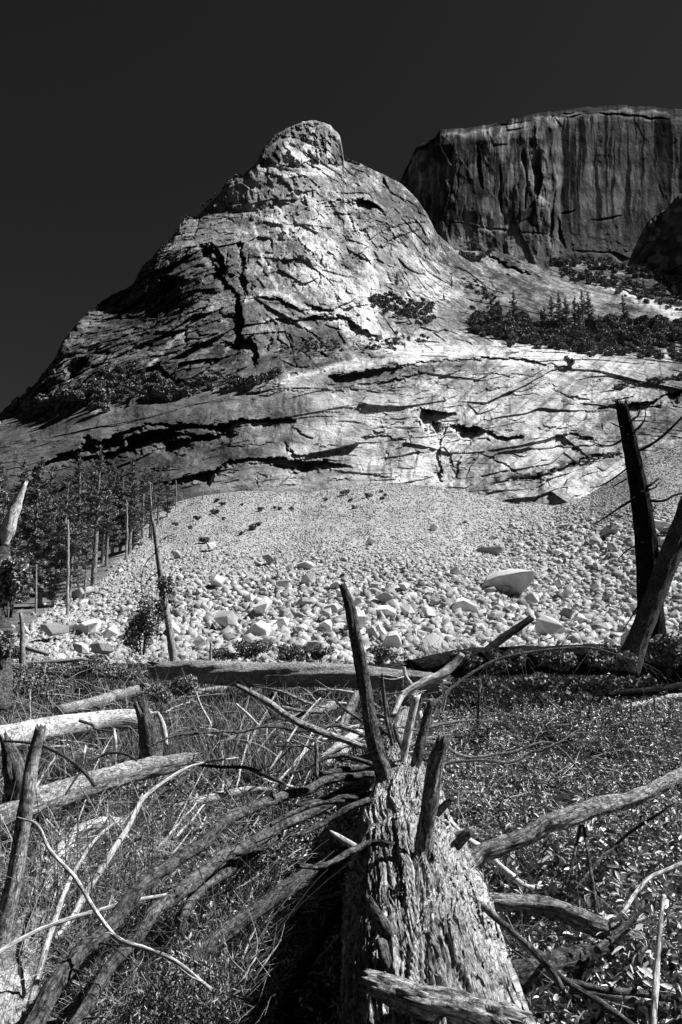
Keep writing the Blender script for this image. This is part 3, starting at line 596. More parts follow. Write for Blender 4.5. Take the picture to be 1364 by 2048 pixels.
wedge_boulder(108, 1320, [(94,1322),(97,1312),(108,1305),(120,1310),(121,1322)], .8, 'low white boulder behind the thin fallen poles at the left')
wedge_boulder(600, 1312+0, [(588,1312),(594,1303),(606,1302),(612,1312)], .8, 'small pale stone resting behind the long log')
wedge_boulder(148, 1200, [(106,1202),(118,1188),(165,1175),(172,1185),(160,1198),(125,1206)], 3.0, 'dark edged slab boulder under the conifers')
# the 280 next largest stones
rb = np.random.default_rng(44); placed = 0; pos = []
while placed < 278:
    py = rb.choice([rb.uniform(1180, 1318), rb.uniform(1040, 1230)], p=[.74, .26]); px = rb.uniform(-10, 1380)
    le_ = np.interp(py, [960, 1000, 1080, 1150, 1200, 1250, 1290, 1330], [420, 340, 270, 215, 130, 60, -10, -60])
    if px < le_+15: continue
    big = 1.0 if px > 420 else .55
    low = sm(1060, 1260, py); rt = sm(850, 1300, px)*sm(1000, 1120, py)
    if rb.random() > .12+.75*max(low, rt*.8)*big: continue
    wd = (11+(32+14*(py > 1225))*rb.random()**1.8)*(.55+.6*max(low, rt))*(.75+.25*big)
    if any(abs(px-a) < (wd+w_)*.42 and abs(py-b) < (wd+w_)*.3 for a, b, w_ in pos): continue
    pos.append((px, py, wd))
    size = 'big' if wd > 20 else 'middling' if wd > 13 else 'small'
    where = next(w for lim, w in ((180, 'talus tongue under the left conifers'), (320, 'talus between the conifers and the thin leaning trunk'), (470, 'talus right of the thin leaning trunk'), (590, 'talus around the peaked boulder'), (700, 'talus left of the tall curved limb'), (820, 'talus right of the tall curved limb'), (960, 'talus below and left of the large wedge boulder'), (1120, 'talus around the large wedge boulder'), (1250, 'talus left of the black snag'), (2000, 'talus behind the black snag')) if px < lim)
    where = ('upper ' if py < 1130 else 'middle ' if py < 1225 else 'lowest ')+where
    boulder(px, py, wd, f'{size} pale boulder, {where}', f'{size} boulders on the {where}', int(rb.integers(14)))
    placed += 1
# rubble: past counting, one mesh of small angular stones
def stones_mesh(P, Sz, seed):
    r = np.random.default_rng(seed); n = len(P)
    cube = np.array([[x, y, z] for x in (-.5, .5) for y in (-.5, .5) for z in (-.5, .5)])
    quads = np.array([[0, 1, 3, 2], [4, 6, 7, 5], [0, 4, 5, 1], [2, 3, 7, 6], [0, 2, 6, 4], [1, 5, 7, 3]])
    V = cube[None]*r.uniform(.55, 1.15, (n, 1, 3))*np.array([1, .9, .75])+r.normal(0, .13, (n, 8, 3))
    q = r.normal(size=(n, 4)); q[:, 3] += 1.0; q /= np.linalg.norm(q, axis=1)[:, None]; x, y, z, w_ = q.T
    R = np.stack([1-2*(y*y+z*z), 2*(x*y-z*w_), 2*(x*z+y*w_), 2*(x*y+z*w_), 1-2*(x*x+z*z), 2*(y*z-x*w_), 2*(x*z-y*w_), 2*(y*z+x*w_), 1-2*(x*x+y*y)], -1).reshape(n, 3, 3)
    V = np.einsum('nij,nkj->nki', R, V)*Sz[:, None, None]+P[:, None, :]
    return V.reshape(-1, 3), (quads[None]+np.arange(n)[:, None, None]*8).reshape(-1, 4)
n = 92000
px = rb.uniform(-60, 1430, n); t0 = np.interp(px, [0, 1180, 1364, 1430], [965, 965, 880, 870]); py = t0+(1332-t0)*rb.random(n)**1.1
le_ = np.interp(py, [960, 1000, 1080, 1150, 1200, 1250, 1290, 1330], [420, 340, 270, 215, 130, 60, -10, -60])
# find the ground under each of these directions by marching
lo = np.full(n, 20.); hi = np.full(n, 198.)
for _ in range(24):
    mid = (lo+hi)/2; x, y, z = atY(px, py, mid); up = z > ground_h(x, y); lo = np.where(up, mid, lo); hi = np.where(up, hi, mid)
x, y, z = atY(px, py, mid); g = ground_h(x, y)
keep = (np.abs(z-g) < .4) & (px > le_-12*rb.random(n)**3*4) & (y > 40)
keep &= ~((px < le_+6) & (rb.random(n) < .7))
x, y, px, py, g = x[keep], y[keep], px[keep], py[keep], g[keep]; n = len(x)
low = sm(1040, 1270, py); rt = sm(820, 1250, px)*sm(985, 1100, py)
spx = 1.9+(.8+.5*np.maximum(low, rt))*2.4*rb.random(n)**2.5+(1.0+22*rb.random(n)**6.5)*np.maximum(low*(.5+.5*sm(200, 500, px)), rt*.75)
sz = spx*(y*1.0)/F
V, Q = stones_mesh(np.stack([x, y, g-sz*.02], -1), sz, 3)
o = mk('talus_rubble', V, Q, None, M_stone); tag(o, 'uncounted small pale angular stones covering the talus fan', 'rubble', kind='stuff')

# ------------------------------------------------------------------ foliage builders
def tufts(C, R, n, size, seed, flat=1.0, droop=0.0, shell=.35):
    """n small leaf clusters spread unevenly through lobed volumes; C centres (k,3), R radii (k,3)"""
    r = np.random.default_rng(seed); k = len(C); w_ = R.prod(1)**(2/3); i = r.choice(k, n, p=w_/w_.sum())
    d = r.normal(size=(n, 3)); d /= np.linalg.norm(d, axis=1)[:, None]
    P = C[i]+d*R[i]*(shell+(1-shell)*r.random((n, 1))**.45)
    return quads_at(P, r, size, flat, droop)
def quads_at(P, r, size, flat=1.0, droop=0.0, asp=1.6):
    n = len(P); a = r.normal(size=(n, 3)); a[:, 2] = a[:, 2]*flat-droop; a /= np.linalg.norm(a, axis=1)[:, None]
    b = r.normal(size=(n, 3)); b -= a*(a*b).sum(1)[:, None]; b /= np.linalg.norm(b, axis=1)[:, None]
    s = size*r.uniform(.55, 1.3, (n, 1)) if np.isscalar(size) else size[:, None]*r.uniform(.6, 1.3, (n, 1))
    V = np.stack([P-a*s*asp*.5, P+b*s*.5, P+a*s*asp*.5, P-b*s*.5], 1)
    return V.reshape(-1, 3), np.arange(n*4).reshape(-1, 4)
def conifer_meshes(h, rmax, base, seed, nspray=2600, trunk=.018, spr=.5, gap=.2, top=0):
    r = np.random.default_rng(seed); random.seed(seed)
    g = Geo(); tube(g, [(0, 0, -.6), (.1*r.normal(), .1*r.normal(), h*.5), (0, 0, h)], [h*trunk*1.15, h*trunk*.75, h*.002], 9, 26, .06)
    zs = []; z = base*h
    V = []; nb = 0
    while z < h*.985:
        t = (z-base*h)/(h-base*h); k = int(r.integers(3, 7))
        for j in range(k):
            if r.random() < gap: continue
            an = r.uniform(0, 6.28); L = rmax*(1-t)**.75*r.uniform(.45, 1.15)*(1 if t > .12 else .75); zs.append((z, an, L, t)); nb += 1
        z += h*.02*r.uniform(.6, 1.4)
    tot = sum(q[2] for q in zs); P = []; D = []; bg_ = Geo()
    for z, an, L, t in zs:
        m = max(4, int(nspray*L/tot)); s = r.random(m)**.75; w_ = r.normal(0, .1, m)*L*(s+.15)
        dr = (.35-.75*(1-t)); zz = z+L*(dr*s*.6+.28*s*s)+r.normal(0, .05, m)*L
        P.append(np.stack([math.cos(an)*L*s-math.sin(an)*w_, math.sin(an)*L*s+math.cos(an)*w_, zz], -1))
    for z, an, L, t in zs[::3]:
        bg_ and tube(g, [(0, 0, z), (math.cos(an)*L*.5, math.sin(an)*L*.5, z+L*.3*(.35-.75*(1-t))), (math.cos(an)*L*.85, math.sin(an)*L*.85, z+L*(.6*(.35-.75*(1-t))*.85+.2))], [h*.003, h*.002, h*.001], 3, 4, 0)
    for q in range(int(base*h/1.1)):         # dead twigs below the crown
        z = r.uniform(.12*h, base*h); an = r.uniform(0, 6.28); L = r.uniform(.3, 1.6)
        tube(g, [(0, 0, z), (math.cos(an)*L, math.sin(an)*L, z-L*r.uniform(-.1, .4))], [h*.0018, h*.0006], 3, 3, 0)
    P = np.concatenate(P); V, Q = quads_at(P, r, spr*.75, .45, .35, 3.4)
    return g, V, Q
def make_conifer(name, h, rmax, base, seed, label, group, **kw):
    g, V, Q = conifer_meshes(h, rmax, base, seed, **kw)
    t = empty(name, (0, 0, 0), label, 'tree', group)
    g.build('trunk', M_pine, t); mk('crown', V, Q, None, M_needle, t); return t
def dup(root, loc, rz, sc, label=None, group=None):
    q = root.copy(); COL.objects.link(q); q.location = loc; q.rotation_euler = (random.gauss(0, .02), random.gauss(0, .02), rz); q.scale = (sc, sc, sc)
    if label: q['label'] = label
    if group: q['group'] = group
    for ch in list(root.children):
        k = ch.copy(); COL.objects.link(k); k.parent = q
    return q
# protos are the first trees placed
PROTO = [(24, 3.4, .30, 21), (20, 3.8, .16, 22), (26, 3.0, .42, 23), (17, 3.2, .12, 24), (22, 4.2, .22, 25)]
used = [None]*5
def conifer(i, px, py, hpx, label, group, Y=None, name='conifer'):
    if Y is None: x, y, z = at_px(px, py)
    else:
        x, y, z = [float(q) for q in atY(px, py, Y)]
    d = y*CP+(z-CAMZ)*SP; H = hpx*d/F*(1.22 if Y is not None or 'forest' in label else 1.08)
    h = PROTO[i][0]
    if used[i] is None:
        used[i] = make_conifer(name, *PROTO[i], label, group, nspray=11000 if i != 2 else 7000, spr=.22, gap=.38)
        used[i].location = (x, y, z-.3); used[i].scale = (H/h,)*3; return used[i]
    return dup(used[i], (x, y, z-.3), random.uniform(0, 6.28), H/h, label, group)
random.seed(3)
FG = 'conifers at the left edge of the talus'
conifer(2, 186, 1172, 272, 'tallest slender pine with a long bare trunk and dead top at the talus edge', FG, name='pine_tree')
conifer(0, 258, 1108, 190, 'conifer with a pointed crown standing right of the tallest bare trunk pine', FG)
conifer(3, 266, 1100, 120, 'short full conifer close behind the pointed conifer', FG)
conifer(4, 137, 1215, 205, 'dense conifer with a thin dark trunk left of the tallest pine', FG)
conifer(1, 30, 1180, 255, 'broad dark conifer at the left edge of the photo behind the broken stump', FG)
ORD = ['first','second','third','fourth','fifth','sixth','seventh','eighth','ninth','tenth','eleventh','twelfth','thirteenth','fourteenth','fifteenth','sixteenth','seventeenth','eighteenth','nineteenth','twentieth','twenty first','twenty second','twenty third','twenty fourth']
FX = [60,95,-15,120,150,160,205,225,80,20,-30,180,61,140,45,285,96,310,105,0,232,168]; rk = {x: i for i, x in enumerate(sorted(FX))}
LB = [f'{"bare trunked" if x in (232, 168) else "dark full"} conifer of the left forest stand, {ORD[rk[x]]} trunk counted from the left' for x in FX]
for k, (px, py, hp, i) in enumerate([(60,1190,240,0),(95,1180,215,4),(-15,1215,250,4),(120,1165,190,1),(150,1150,200,3),(160,1130,170,0),(205,1125,165,1),(225,1110,150,3),(80,1215,200,3),(20,1235,190,1),(-30,1180,260,0),
    (180,1100,150,4),(60,1140,190,1),(140,1090,120,3),(45,1110,120,0),(285,1072,120,1),(95,1085,100,3),(315,1050,100,0),(105,1215,110,1),(0,1262,150,3),(232,1095,130,2),(168,1200,130,2)]):
    conifer(i, px, py, hp, LB[k], 'dark conifers of the forest on the left')
for px, py, hp, i, lab in [(335,1035,78,1,'ragged small conifer at the upper tip of the left forest'),(240,1105,165,3,'full conifer between the tallest pine and the pointed conifer'),(352,1015,50,4,'stunted conifer highest along the left edge of the talus'),(212,1132,150,2,'slim tall trunked conifer just right of the tallest pine'),(300,1075,130,2,'slim conifer with bare lower trunk above the thin leaning trunk')]: conifer(i, px, py, hp, lab, None)
# terrace pines high on the right
TG = 'pines on the upper terrace at the right'
for k, (px, py, hp, i) in enumerate([(1105,668,68,1),(1120,668,74,0),(1135,670,70,4),(1150,668,66,0),(1168,668,80,2),(1180,668,74,1),(1160,672,60,3),(1028,660,70,1),(1000,655,50,3),(1250,650,54,1),(985,650,48,0),(1060,672,40,3),(1085,665,44,4),(1092,672,54,0),(1200,672,40,3)]):
    conifer(i, px, py, hp, f'small dark pine in the clump on the right terrace, {ORD[sorted([1105,1120,1135,1150,1168,1180,1160,1085,1092,1200]).index(px)]} from its left' if 1080 < px < 1210 else f'lone dark pine left of the terrace pine clump, {ORD[sorted([1028,1000,985,1060]).index(px)]} from the left' if px < 1080 else 'single pine right of the clump on the terrace', TG if 1080 < px < 1210 else 'scattered pines left of the terrace clump' if px < 1080 else None, mountY(px, py)-2)
for px, py, hp, i, lab in [(793,572,26,3,'tiny dark pine on the pale slope right of the bright rock scar'),(903,590,36,2,'slim dark pine above the boulders of the central terrace'),(888,612,24,3,'short dark pine left below the slim pine on the terrace'),(938,500,18,1,'small bush like pine at the foot of the dome'),
    (1288,588,30,0,'dark pine on the far right slope under the rock spur'),(1326,600,34,1,'second dark pine farther right on the slope under the spur'),(1350,596,30,4,'rightmost dark pine on the slope under the spur'),(400,430,12,1,'tiny pine on the left skyline notch'),(690,318,14,3,'tiny tree at the right foot of the summit knob'),(372,444,16,4,'tiny tree on the rock tower of the left skyline'),
    (215,775,30,3,'dark pine in the scrub of the left ledge'),(245,770,40,4,'larger dark pine in the scrub of the left ledge'),(285,778,44,1,'round dark pine at the right end of the left ledge scrub')]:
    conifer(i, px, py, hp, lab, None, mountY(px, py)-1)
# scrub: stuff
def scrub(name, spots, label, leaf_px, dens, seed):
    r = np.random.default_rng(seed); VV = []; QQ = []; n0 = 0
    for px, py, w_, h_ in spots:
        Y = mountY(px, py); x, y, z = atY(px, py, Y-1.0); k = Y/F
        m = int(np.clip(w_*h_*dens, 14, 4000)); nl = 5
        C = np.stack([x+r.uniform(-.5, .5, nl)*w_*k*.7, y+r.uniform(-.5, .3, nl)*w_*k*.4, z+r.uniform(.1, .75, nl)*h_*k], -1); R = np.stack([np.full(nl, w_*k*.3), np.full(nl, w_*k*.25), np.full(nl, h_*k*.38)], -1)
        V, Q = tufts(C, R, m, leaf_px*k, int(r.integers(1e6))); VV.append(V); QQ.append(Q+n0); n0 += len(V)
    o = mk(name, np.concatenate(VV), np.concatenate(QQ), None, M_scrub); tag(o, label, 'scrub', kind='stuff')
def band(poly, n, w0, w1, h, seed, up=0):
    r = np.random.default_rng(seed); P = np.array(poly, float); out_ = []
    for k in range(n):
        t = r.random()*(len(P)-1); i = min(int(t), len(P)-2); f = t-i; a, b, th = P[i]*(1-f)+P[i+1]*f
        w_ = r.uniform(w0, w1); out_.append((a, b+r.normal(0, .3)*th, w_, w_*h*r.uniform(.7, 1.2)))
    return out_
scrub('scrub_thicket', band([(60,818,8),(120,800,24),(200,785,40),(260,775,50),(300,780,46),(345,790,24)], 190, 12, 30, .75, 61)+band([(350,780,16),(420,765,22),(500,765,16),(560,745,8)], 70, 6, 18, .7, 62), 'dark scrub thicket along the left rock ledge', 3.4, 1.3, 63)
scrub('scrub_thicket', band([(950,650,26),(1050,668,40),(1150,680,44),(1250,672,50),(1380,672,46)], 330, 12, 34, .8, 64)+band([(1060,695,8),(1150,698,10),(1250,705,16),(1380,718,18)], 80, 8, 22, .6, 65), 'dark scrub thicket under the pine clump on the right terrace', 3.4, 1.3, 66)
scrub('scrub_thicket', band([(740,600,18),(820,625,40),(900,640,50),(960,640,40)], 170, 4, 15, .7, 87)+band([(880,545,26),(950,575,30),(1000,620,34)], 60, 4, 13, .7, 88)+band([(560,700,30),(680,690,26),(800,685,24)], 90, 3, 11, .6, 89), 'patchy scrub scattered over the central terrace', 2.8, 1.4, 90)
scrub('scrub_thicket', band([(1120,545,22),(1220,565,30),(1364,600,40)], 130, 5, 15, .75, 91), 'patchy scrub on the slope under the sheer dome', 2.8, 1.4, 92)
scrub('scrub_thicket', band([(770,590,16),(850,620,30),(930,640,30)], 90, 4, 13, .7, 67)+band([(620,690,14),(720,700,16),(860,672,16),(940,670,10)], 60, 4, 12, .6, 68), 'sparse dark scrub among the broken rocks of the central terrace', 3, 1.3, 69)
scrub('scrub_thicket', band([(920,510,10),(950,522,16),(980,505,6)], 26, 6, 16, .8, 70)+band([(1100,530,10),(1160,525,16),(1260,540,20),(1380,575,26)], 120, 6, 18, .8, 71)+band([(1190,560,8),(1260,580,8),(1380,630,10)], 40, 5, 12, .7, 72), 'dark scrub at the foot of the sheer dome', 3, 1.3, 73)
scrub('scrub_thicket', band([(1210,780,5),(1290,765,6),(1380,750,6)], 40, 5, 14, .5, 74)+band([(990,962,3),(1080,950,4),(1180,922,5),(1240,905,5)], 46, 4, 10, .5, 75)+band([(640,248,3),(600,252,3),(560,272,4),(530,300,5)], 20, 3, 7, .8, 76)+band([(480,350,3),(440,385,4),(370,440,5),(350,470,6),(290,540,5)], 26, 3, 9, .8, 77)+band([(690,322,3),(720,330,2)], 8, 4, 9, .8, 78), 'scattered dark tufts growing in cracks of the granite', 2.6, 1.5, 79)
# shrubs on the talus (countable)
def bush(name, px, py, w_, h_, label, group=None, mat=M_scrub, leaf=2.6, dens=2.4, seed=0, Y=None, stems=True, cat='shrub'):
    r = np.random.default_rng(seed+int(px)*7+int(py))
    if Y is None: x, y, z = at_px(px, py)
    else: x, y, z = [float(q) for q in atY(px, py, Y)]
    k = (y*CP+(z-CAMZ)*SP)/F; t = empty(name, (x, y, z), label, cat, group); nl = 7
    C = np.stack([r.uniform(-.5, .5, nl)*w_*k*.65, r.uniform(-.4, .4, nl)*w_*k*.5, r.uniform(.25, .8, nl)*h_*k], -1)
    R = np.stack([r.uniform(.16, .3, nl)*w_*k, r.uniform(.16, .3, nl)*w_*k, r.uniform(.15, .3, nl)*h_*k], -1)
    V, Q = tufts(C, R, int(np.clip(w_*h_*dens, 40, 5000)), leaf*k, seed+5, shell=.1); mk('foliage', V, Q, None, mat, t)
    if stems:
        g = Geo()
        for q in C: tube(g, [(q[0]*.2, 0, -.1), (q[0]*.7, q[1]*.5, q[2]*.6), tuple(q)], [.012*h_*k, .008*h_*k, .003*h_*k], 4, 5, 0)
        g.build('stem', M_bark, t)
    return t
for k, (px, py, w_) in enumerate([(408,1087,22),(412,1080,12),(483,1012,9),(520,1023,16),(548,1018,10),(560,1020,10),(582,1020,11),(652,1002,12),(690,990,18),(700,1003,10),(708,1018,12),(736,995,18),(508,1060,22),(483,1070,12),(430,1028,18),(445,1012,14),(350,1052,14),(435,1005,14),(765,1000,10),(515,1052,14),(762,985,8),(770,992,8),(395,1040,14),(380,1058,12),(448,1040,10)]):
    bush('shrub', px, py, w_, w_*.6, 'tiny dark shrub dotting the upper talus fan', 'tiny shrubs on the upper talus', seed=k, stems=False)

# ------------------------------------------------------------------ foreground wood
random.seed(19)
def pt(p):
    px, py, v = p
    q = atH(px, py, v) if v < 2.4 else atY(px, py, v)
    return tuple(float(k) for k in q)
def limb(g, pts, ws, seg=12, **kw):
    P = [pt(p) for p in pts]; W = np.interp(np.linspace(0, 1, len(P)), np.linspace(0, 1, len(ws)), ws)
    R = [max(.0015, W[i]*.44*depth(P[i])/F) for i in range(len(P))]
    kw.setdefault('rough', .22); kw.setdefault('jag', 1.2)
    return tube(g, P, R, seg, **kw)
def twigs(g, C, n, L, r, seed=0, hang=0.0, side=1.0):
    q = np.random.default_rng(seed)
    for k in range(n):
        i = int(q.integers(len(C)//5, len(C))); p = C[i]; d = q.normal(size=3); d[2] = d[2]*.6-hang; d /= np.linalg.norm(d); l = L*q.uniform(.3, 1.2)
        e = d+q.normal(0, .35, 3); e[2] -= hang*.5
        tube(g, [p, p+d*l*.5, p+d*l*.5+e*l*.5], [r, r*.65, r*.25], 4, 6, 0)
def piece(name, label, cat, pts, ws, mat, group=None, tw=None, **kw):
    g = Geo(); C = limb(g, pts, ws, **kw)
    if tw: twigs(g, C, *tw)
    o = g.build(name, mat); off = Vector(C.mean(0)); o.data.transform(__import__('mathutils').Matrix.Translation(-off)); o.location = off
    return tag(o, label, cat, group)
def part(name, par, pts, ws, mat, label=None, tw=None, **kw):
    g = Geo(); C = limb(g, pts, ws, **kw)
    if tw: twigs(g, C, *tw)
    o = g.build(name, mat); o.parent = par; o.matrix_parent_inverse = Matrix.Translation(-par.location)
    if label: o['label'] = label
    return o
from mathutils import Matrix
# -- the fallen cedar running away from the viewer
TP = [(905, 2500), (892, 2250), (862, 2048), (848, 1950), (838, 1880), (832, 1810), (826, 1765), (815, 1745), (806, 1700), (812, 1640), (808, 1600), (800, 1560), (795, 1515), (800, 1470), (812, 1430)]
TWD = [560, 450, 355, 318, 292, 268, 252, 212, 200, 172, 140, 98, 62, 44, 34]
TH_ = [.55, .6, .66, .68, .7, .7, .7, .7, .72, .72, .74, .78, .8, .8, .78]
P = np.array([pt((a[0], a[1], h)) for a, h in zip(TP, TH_)]); R = np.array([w_*.5*depth(p)/F for p, w_ in zip(P, TWD)])
cedar = empty('fallen_tree', (float(P[4][0]), float(P[4][1]), 0), 'huge fallen shaggy barked tree with broken limbs running away at the bottom centre', 'tree')
NS, NT = 900, 420
C = crom(P, NS); RR = np.interp(np.linspace(0, 1, NS), np.linspace(0, 1, len(R)), R); T_ = np.gradient(C, axis=0); T_ /= np.linalg.norm(T_, axis=1)[:, None]
A = np.cross(T_, [0, 0, 1.]); A /= np.linalg.norm(A, axis=1)[:, None]; B = np.cross(A, T_)
th = np.linspace(0, 2*PI, NT, endpoint=False); ss = np.concatenate([[0], np.cumsum(np.linalg.norm(np.diff(C, axis=0), axis=1))])
TH, SS = np.meshgrid(th, ss); U = np.where(TH < PI, TH, TH-2*PI)*.38
sw = .05*fbm(U*3, SS*1.3, 3, 601); Uw = U+sw+.010*fbm(U*20, SS*1.5, 3, 602)
Uw = Uw+.03*fbm(U*6, SS*2.2, 2, 608); r1 = ridged(Uw*15, SS*.3, 4, 603); r2 = ridged(Uw*52+2, SS*.7, 3, 604)
h1, e1, n1 = facet(Uw*26, SS*.4, 605, 1.0, 1.0); h2, e2, n2 = facet(Uw*80, SS*1.0, 606, 1.0, 1.2)
dsp = .07*(r1-.6)+.03*(r2-.5)+.024*h1+.011*h2+.05*fbm(U*4, SS*1.4, 3, 607)
dsp -= .035*sm(.12, .0, e1)+.012*sm(.1, .0, e2)
rad = RR[:, None]+dsp*np.clip(RR[:, None]/.38, .2, 1)
V = C[:, None]+rad[..., None]*(A[:, None]*np.cos(TH)[..., None]+B[:, None]*np.sin(TH)[..., None])
i = np.arange(NS-1)[:, None]*NT; j = np.arange(NT)[None]; j2 = (j+1) % NT
Q = np.stack([i+j, i+NT+j, i+NT+j2, i+j2], -1).reshape(-1, 4)
o = mk('trunk', V.reshape(-1, 3), Q, None, M_trunkbark, uv=np.stack([U, SS], -1).reshape(-1, 2), smooth=False); o.parent = cedar; o.matrix_parent_inverse = Matrix.Translation(-cedar.location)
# loose bark fibres lying on it
q = np.random.default_rng(77); n = 1500; g = Geo()
for k in range(n):
    si = int(q.integers(60, NS-200)); a0 = q.uniform(-.5, PI+.5); L = q.uniform(.25, .9); m = 14; w_ = q.uniform(.0025, .008)
    da = q.normal(0, .07); st = np.linspace(0, 1, m); idx = np.clip(si+(st*L/(ss[-1]/NS)).astype(int), 0, NS-1); aa = a0+da*st*L/.38
    lift = .002+.016*q.random()**2*np.abs(st*2-1)**2+np.interp(aa % (2*PI), th, rad[si])-RR[si]
    c_ = C[idx]; rr = (RR[idx]+lift)[:, None]; n_ = A[idx]*np.cos(aa)[:, None]+B[idx]*np.sin(aa)[:, None]; tt = -A[idx]*np.sin(aa)[:, None]+B[idx]*np.cos(aa)[:, None]
    p0 = c_+n_*rr; ww = w_*(.75+.5*q.random((m, 1)))*np.minimum(1, 8*(1-np.abs(st*2-1)))[:, None]*.9+.0006
    tip = p0-tt*ww+n_*q.uniform(-.003, .005); tip2 = p0+tt*ww+n_*q.uniform(-.003, .005)
    VV = np.empty((2*m, 3)); VV[0::2] = tip; VV[1::2] = tip2; ii = np.arange(m-1)*2
    g.add(VV, np.stack([ii, ii+1, ii+3, ii+2], 1), None, np.stack([np.repeat(q.uniform(0, 5)+st*0, 2)+np.tile([0, w_*2], m), np.repeat(st*L, 2)], 1))
o = g.build('loose_bark', M_trunkbark, None, False); o.parent = cedar; o.matrix_parent_inverse = Matrix.Translation(-cedar.location)
DB = dict(fur=.16, furk=7, seg=22)
part('broken_limb', cedar, [(778,1580,6.55),(765,1540,6.6),(746,1480,6.6),(736,1420,6.6),(722,1330,6.65),(708,1260,6.65),(700,1215,6.7),(684,1170,6.7)], [30,36,34,30,28,26,24,14], M_bark, 'tall curved dark limb leaning left up to the talus', seg=26, fur=.14, jag=1.5, rough=.2)
part('broken_limb', cedar, [(843,1768,4.35),(846,1720,4.36),(852,1660,4.38),(862,1590,4.4),(872,1530,4.42),(886,1484,4.42)], [46,38,36,38,36,30], M_grey, 'thick upright stub with a pale splintered top', seg=34, fur=.16, jag=2.2, rough=.22, n=60)
part('broken_limb', cedar, [(822,1575,6.9),(835,1510,6.9),(850,1445,6.95),(862,1405,6.95)], [20,22,18,12], M_bark, seg=16, fur=.12)
part('limb', cedar, [(835,1716,4.55),(815,1698,4.6),(780,1690,4.6),(745,1688,4.65),(710,1698,4.6),(675,1718,4.5),(640,1733,4.45),(597,1732,4.4)], [12,13,14,14,14,14,12,11], M_bark, 'thin curved branch arching over the trunk', seg=14, fur=.2, n=50, wob=.5)
part('limb', cedar, [(760,1552,.95),(700,1550,.98),(620,1578,.95),(540,1600,.92),(480,1630,.9),(430,1665,.88),(370,1705,.86),(290,1770,.84),(200,1860,.8),(140,1925,.78),(50,2070,.74)], [12,17,20,22,24,26,28,31,34,37,42], M_bark, 'longest peeling limb sweeping down to the lower left corner', seg=30, fur=.2, n=130, wob=1.0, tw=(26,.6,.006,71,.1))
part('limb', cedar, [(745,1592,.9),(690,1600,.9),(620,1622,.85),(560,1655,.8),(500,1685,.75),(440,1722,.7),(390,1762,.66),(330,1812,.62),(262,1880,.58),(200,1960,.54),(140,2060,.5)], [12,15,20,25,29,31,31,30,30,29,29], M_bark, 'dark limb just under the longest limb', seg=26, fur=.2, n=110, wob=1.1, tw=(30,.6,.005,72,.2))
part('limb', cedar, [(560,1668,.6),(500,1706,.6),(450,1743,.6),(398,1782,.55),(370,1825,.5),(360,1868,.4)], [18,26,26,24,20,16], M_bark, seg=18, fur=.12)
part('limb', cedar, [(720,1690,.6),(632,1743,.55),(588,1768,.5),(503,1827,.42),(430,1882,.36),(370,1932,.3)], [26,32,34,34,38,40], M_bark, 'lower limb in shadow left of the trunk', seg=22, fur=.18, n=60, wob=.6, tw=(10,.4,.004,73,.2))
part('limb', cedar, [(690,1790,.6),(650,1860,.45),(600,1950,.3),(570,2020,.2),(552,2080,.1)], [12,22,32,38,40], M_darkbark, 'black limb lost in the trunk shadow')  # trunk shadow on this limb is put into its near-black bark
for pts, w_ in (([(748,1530,7.2),(690,1512,7.3),(640,1520,7.2),(590,1545,7)],[10,11,9,6]),([(742,1565,6.6),(690,1580,6.6),(640,1600,6.5),(590,1612,6.4)],[16,18,14,8]),([(740,1600,6.1),(690,1620,6),(640,1650,5.9),(600,1672,5.7)],[14,15,12,7]),([(690,1602,5.6),(640,1606,5.6),(590,1625,5.5),(540,1650,5.4)],[8,10,10,8]),
    ([(765,1470,8.4),(720,1440,8.5),(690,1420,8.6),(670,1400,8.7)],[7,7,6,4]),([(800,1480,8.4),(760,1455,8.5),(740,1400,8.7),(720,1375,8.8)],[9,9,8,5]),([(830,1500,8),(850,1460,8.2),(880,1420,8.4),(890,1380,8.6)],[7,6,5,3]),([(808,1505,7.8),(790,1460,8),(800,1420,8.2)],[10,9,6])):
    part('limb', cedar, pts, w_, M_bark, seg=12, fur=.12, n=24, wob=.5)
part('limb', cedar, [(760,1502,7.6),(700,1484,7.7),(640,1462,7.6),(590,1442,7.5),(540,1408,7.4),(505,1386,7.3),(474,1371,7.3)], [12,14,16,16,15,14,9], M_grey, 'bare pale tipped limb rising to the upper left', seg=16, fur=.1, n=50, wob=.4)
part('limb', cedar, [(755,1478,8.2),(720,1468,8.2),(680,1450,8.1),(640,1456,8),(600,1462,7.8),(540,1452,7.6),(480,1463,7.5),(400,1466,7.3),(340,1476,7.2),(290,1498,7.1)], [8,10,10,9,8,8,7,6,5,4], M_bark, seg=8, n=50, wob=.8)
part('limb', cedar, [(755,1500,8.2),(700,1490,8),(660,1506,7.9),(625,1530,7.8)], [12,12,11,10], M_pale, wob=.5)
part('limb', cedar, [(750,1545,7.4),(790,1518,7.5),(830,1488,7.6),(880,1488,7.7),(930,1512,7.8),(1010,1506,7.9),(1080,1487,8),(1115,1492,8),(1150,1530,8),(1172,1556,8)], [12,12,10,9,7,7,6,6,5,4], M_grey, seg=8, n=60, wob=.9)
part('limb', cedar, [(820,1552,7.2),(870,1532,7.2),(940,1520,7.2),(1015,1524,7.2),(1060,1505,7.3),(1100,1495,7.3),(1150,1465,7.4),(1215,1422,7.6)], [9,8,7,7,6,6,4,3], M_grey, seg=8, n=60, wob=.9)
